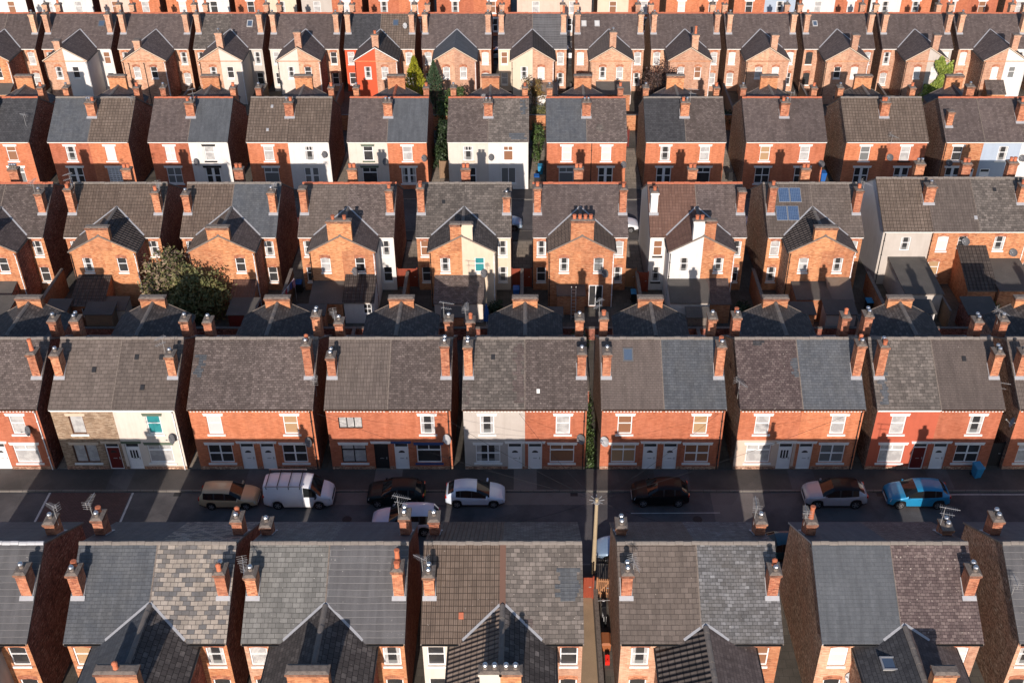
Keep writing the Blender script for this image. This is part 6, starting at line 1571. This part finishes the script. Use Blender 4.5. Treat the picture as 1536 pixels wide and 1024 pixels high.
tree('hedge_shrub', 1.2, 109.8, [(0, 2.6, 1.3, .75, 1.7, 1.5), (-.2, -1.2, .8, .5, 1.3, .9)], 1900, .14, 'lf_green', 'green shrub in the passage right of the bright white front')
tree('small_tree', .6, 121.0, [(0, 0, 3.4, 1.5, 1.2, 1.2), (.8, .2, 2.2, 1.1, 1.0, 1.2)], 1000, .15, 'lf_brown', 'sparse rusty leaved small tree before the cream wing', 'tree', .07)
tree('hedge_shrub', 1.6, 118.8, [(0, 0, 1.1, 1.5, .9, 1.2)], 1400, .15, 'lf_mid', 'low olive shrub under the rusty tree')
tree('bushy_tree', 15.3, 120.6, [(0, 0, 3.7, 2.1, 1.6, 3.0), (.5, -.4, 2.0, 1.8, 1.4, 2.0)], 5600, .13, 'lf_red', 'large dark red shrub in the upper yards', trunk=.13)
tree('hedge_shrub', 22.6, 118.0, [(0, 0, .9, 1.2, 1.6, 1.0)], 1500, .14, 'lf_dark', 'dark low shrub below the lead-capped pair')
tree('hedge_shrub', 39.2, 119.6, [(0, 0, 1.2, 1.2, 1.0, 1.4)], 1300, .14, 'lf_mid', 'olive shrub right of the dark framed window pair')
tree('hedge_shrub', 46.8, 119.8, [(0, 0, 1.8, 1.7, 1.2, 1.9)], 2600, .16, 'lf_ivy', 'bright yellow-green shrub at the foot of the ivy')
tree('hedge_shrub', 50.3, 119.2, [(0, 0, 1.5, 1.5, 1.2, 1.6)], 2200, .16, 'lf_green', 'deep green shrub right of the ivy')
tree('hedge_shrub', 18.6, 77.4, [(0, 0, .7, 1.0, 1.6, .9)], 1300, .13, 'lf_dark', 'dark green low shrub right of the white wing house')
tree('hedge_shrub', -2.6, 78.3, [(0, 0, .7, .7, .8, .9)], 800, .12, 'lf_dark', 'small dark shrub beside the folded parasol')
tree('hedge_shrub', 4.35, 73.3, [(0, 0, 1.0, .7, .9, 1.1)], 800, .12, 'lf_green', 'small green shrub behind the street row near the four-pot house')
# ivy over the wing of the fifth row
r = random.Random(3); mb = MB()
for _ in range(4200):
    u = r.uniform(0, 2.9); zz = r.uniform(0.2, 6.0)
    edge = .25 + .5 * abs(math.sin(zz * 1.3)) + (.9 if zz < 2.2 else 0) * -1
    if u < 1.15 + .35 * math.sin(zz * 2.1) - (.9 if zz < 2.6 else 0): continue
    if zz > 6.1 - .45 * (u - .6) + .4 * math.sin(u * 5): continue
    c = Vector((47.0 + u, 124.45 - .10 - abs(r.gauss(0, .18)) - .25 * math.sin(zz * 1.1) ** 2, zz)); s = .16 * r.uniform(.6, 1.3)
    n_ = Vector((r.gauss(0, .6), -1, r.gauss(.4, .5))).normalized(); a = n_.orthogonal().normalized(); b = n_.cross(a)
    mb.poly([c - a * s, c - b * s * .5, c + a * s, c + b * s * .5], 'lf_ivy')
o = mb.obj('ivy'); tag(o, 'bright yellow-green ivy climbing over a fifth row wing', 'ivy')
# weeds along the passage between the street row pairs
r = random.Random(5); mb = MB()
for _ in range(1500):
    y = r.uniform(58.7, 67); c = Vector((4.55 + r.gauss(0, .17), y, abs(r.gauss(0, .13)) + .03)); s = .10 * r.uniform(.6, 1.4)
    n_ = Vector((r.gauss(0, 1), r.gauss(0, 1), 1)).normalized(); a = n_.orthogonal().normalized(); b = n_.cross(a)
    mb.poly([c - a * s, c - b * s * .45, c + a * s, c + b * s * .45], 'lf_green')
o = mb.obj('weeds'); tag(o, 'green weeds filling the passage left of the skylight pair', 'weeds', kind='stuff')

# ------------------------------------------------------------------ camera and light
cam = bpy.data.cameras.new('camera'); co = bpy.data.objects.new('camera', cam); COL.objects.link(co)
co.location = (0, 0, 51.4); co.rotation_euler = (R(90 - 34.605), 0, 0)
cam.lens = 36 * 1647.1 / 1536; cam.sensor_width = 36; cam.shift_x = -(790 - 768) / 1536
cam.clip_end = 3000; cam.clip_start = 1
SC.camera = co
EL, AZ = 19.7, 3.7      # the sun stands behind the camera, a little to its left
su = bpy.data.lights.new('sun', 'SUN'); su.energy = 4.6; su.angle = R(0.5); su.color = (1.0, 0.893, 0.815)
so = bpy.data.objects.new('sun', su); COL.objects.link(so)
dv = Vector((math.sin(R(AZ)) * math.cos(R(EL)), math.cos(R(AZ)) * math.cos(R(EL)), -math.sin(R(EL))))
so.rotation_euler = dv.to_track_quat('-Z', 'Y').to_euler(); so.location = (-20, -60, 80)
w = bpy.data.worlds.new('World'); SC.world = w; w.use_nodes = True
t = w.node_tree; bg = t.nodes['Background']
sk = t.nodes.new('ShaderNodeTexSky'); sk.sky_type = 'NISHITA'; sk.sun_disc = False
sk.sun_elevation = R(EL); sk.sun_rotation = R(180 + AZ); sk.altitude = 50; sk.air_density = 1.0; sk.dust_density = 1.4; sk.ozone_density = 4.0
t.links.new(sk.outputs[0], bg.inputs[0]); bg.inputs[1].default_value = 0.105
SC.view_settings.view_transform = 'Standard'; SC.view_settings.look = 'None'
SC.view_settings.exposure = 0.33; SC.view_settings.gamma = 1.0
SC.cycles.max_bounces = 5
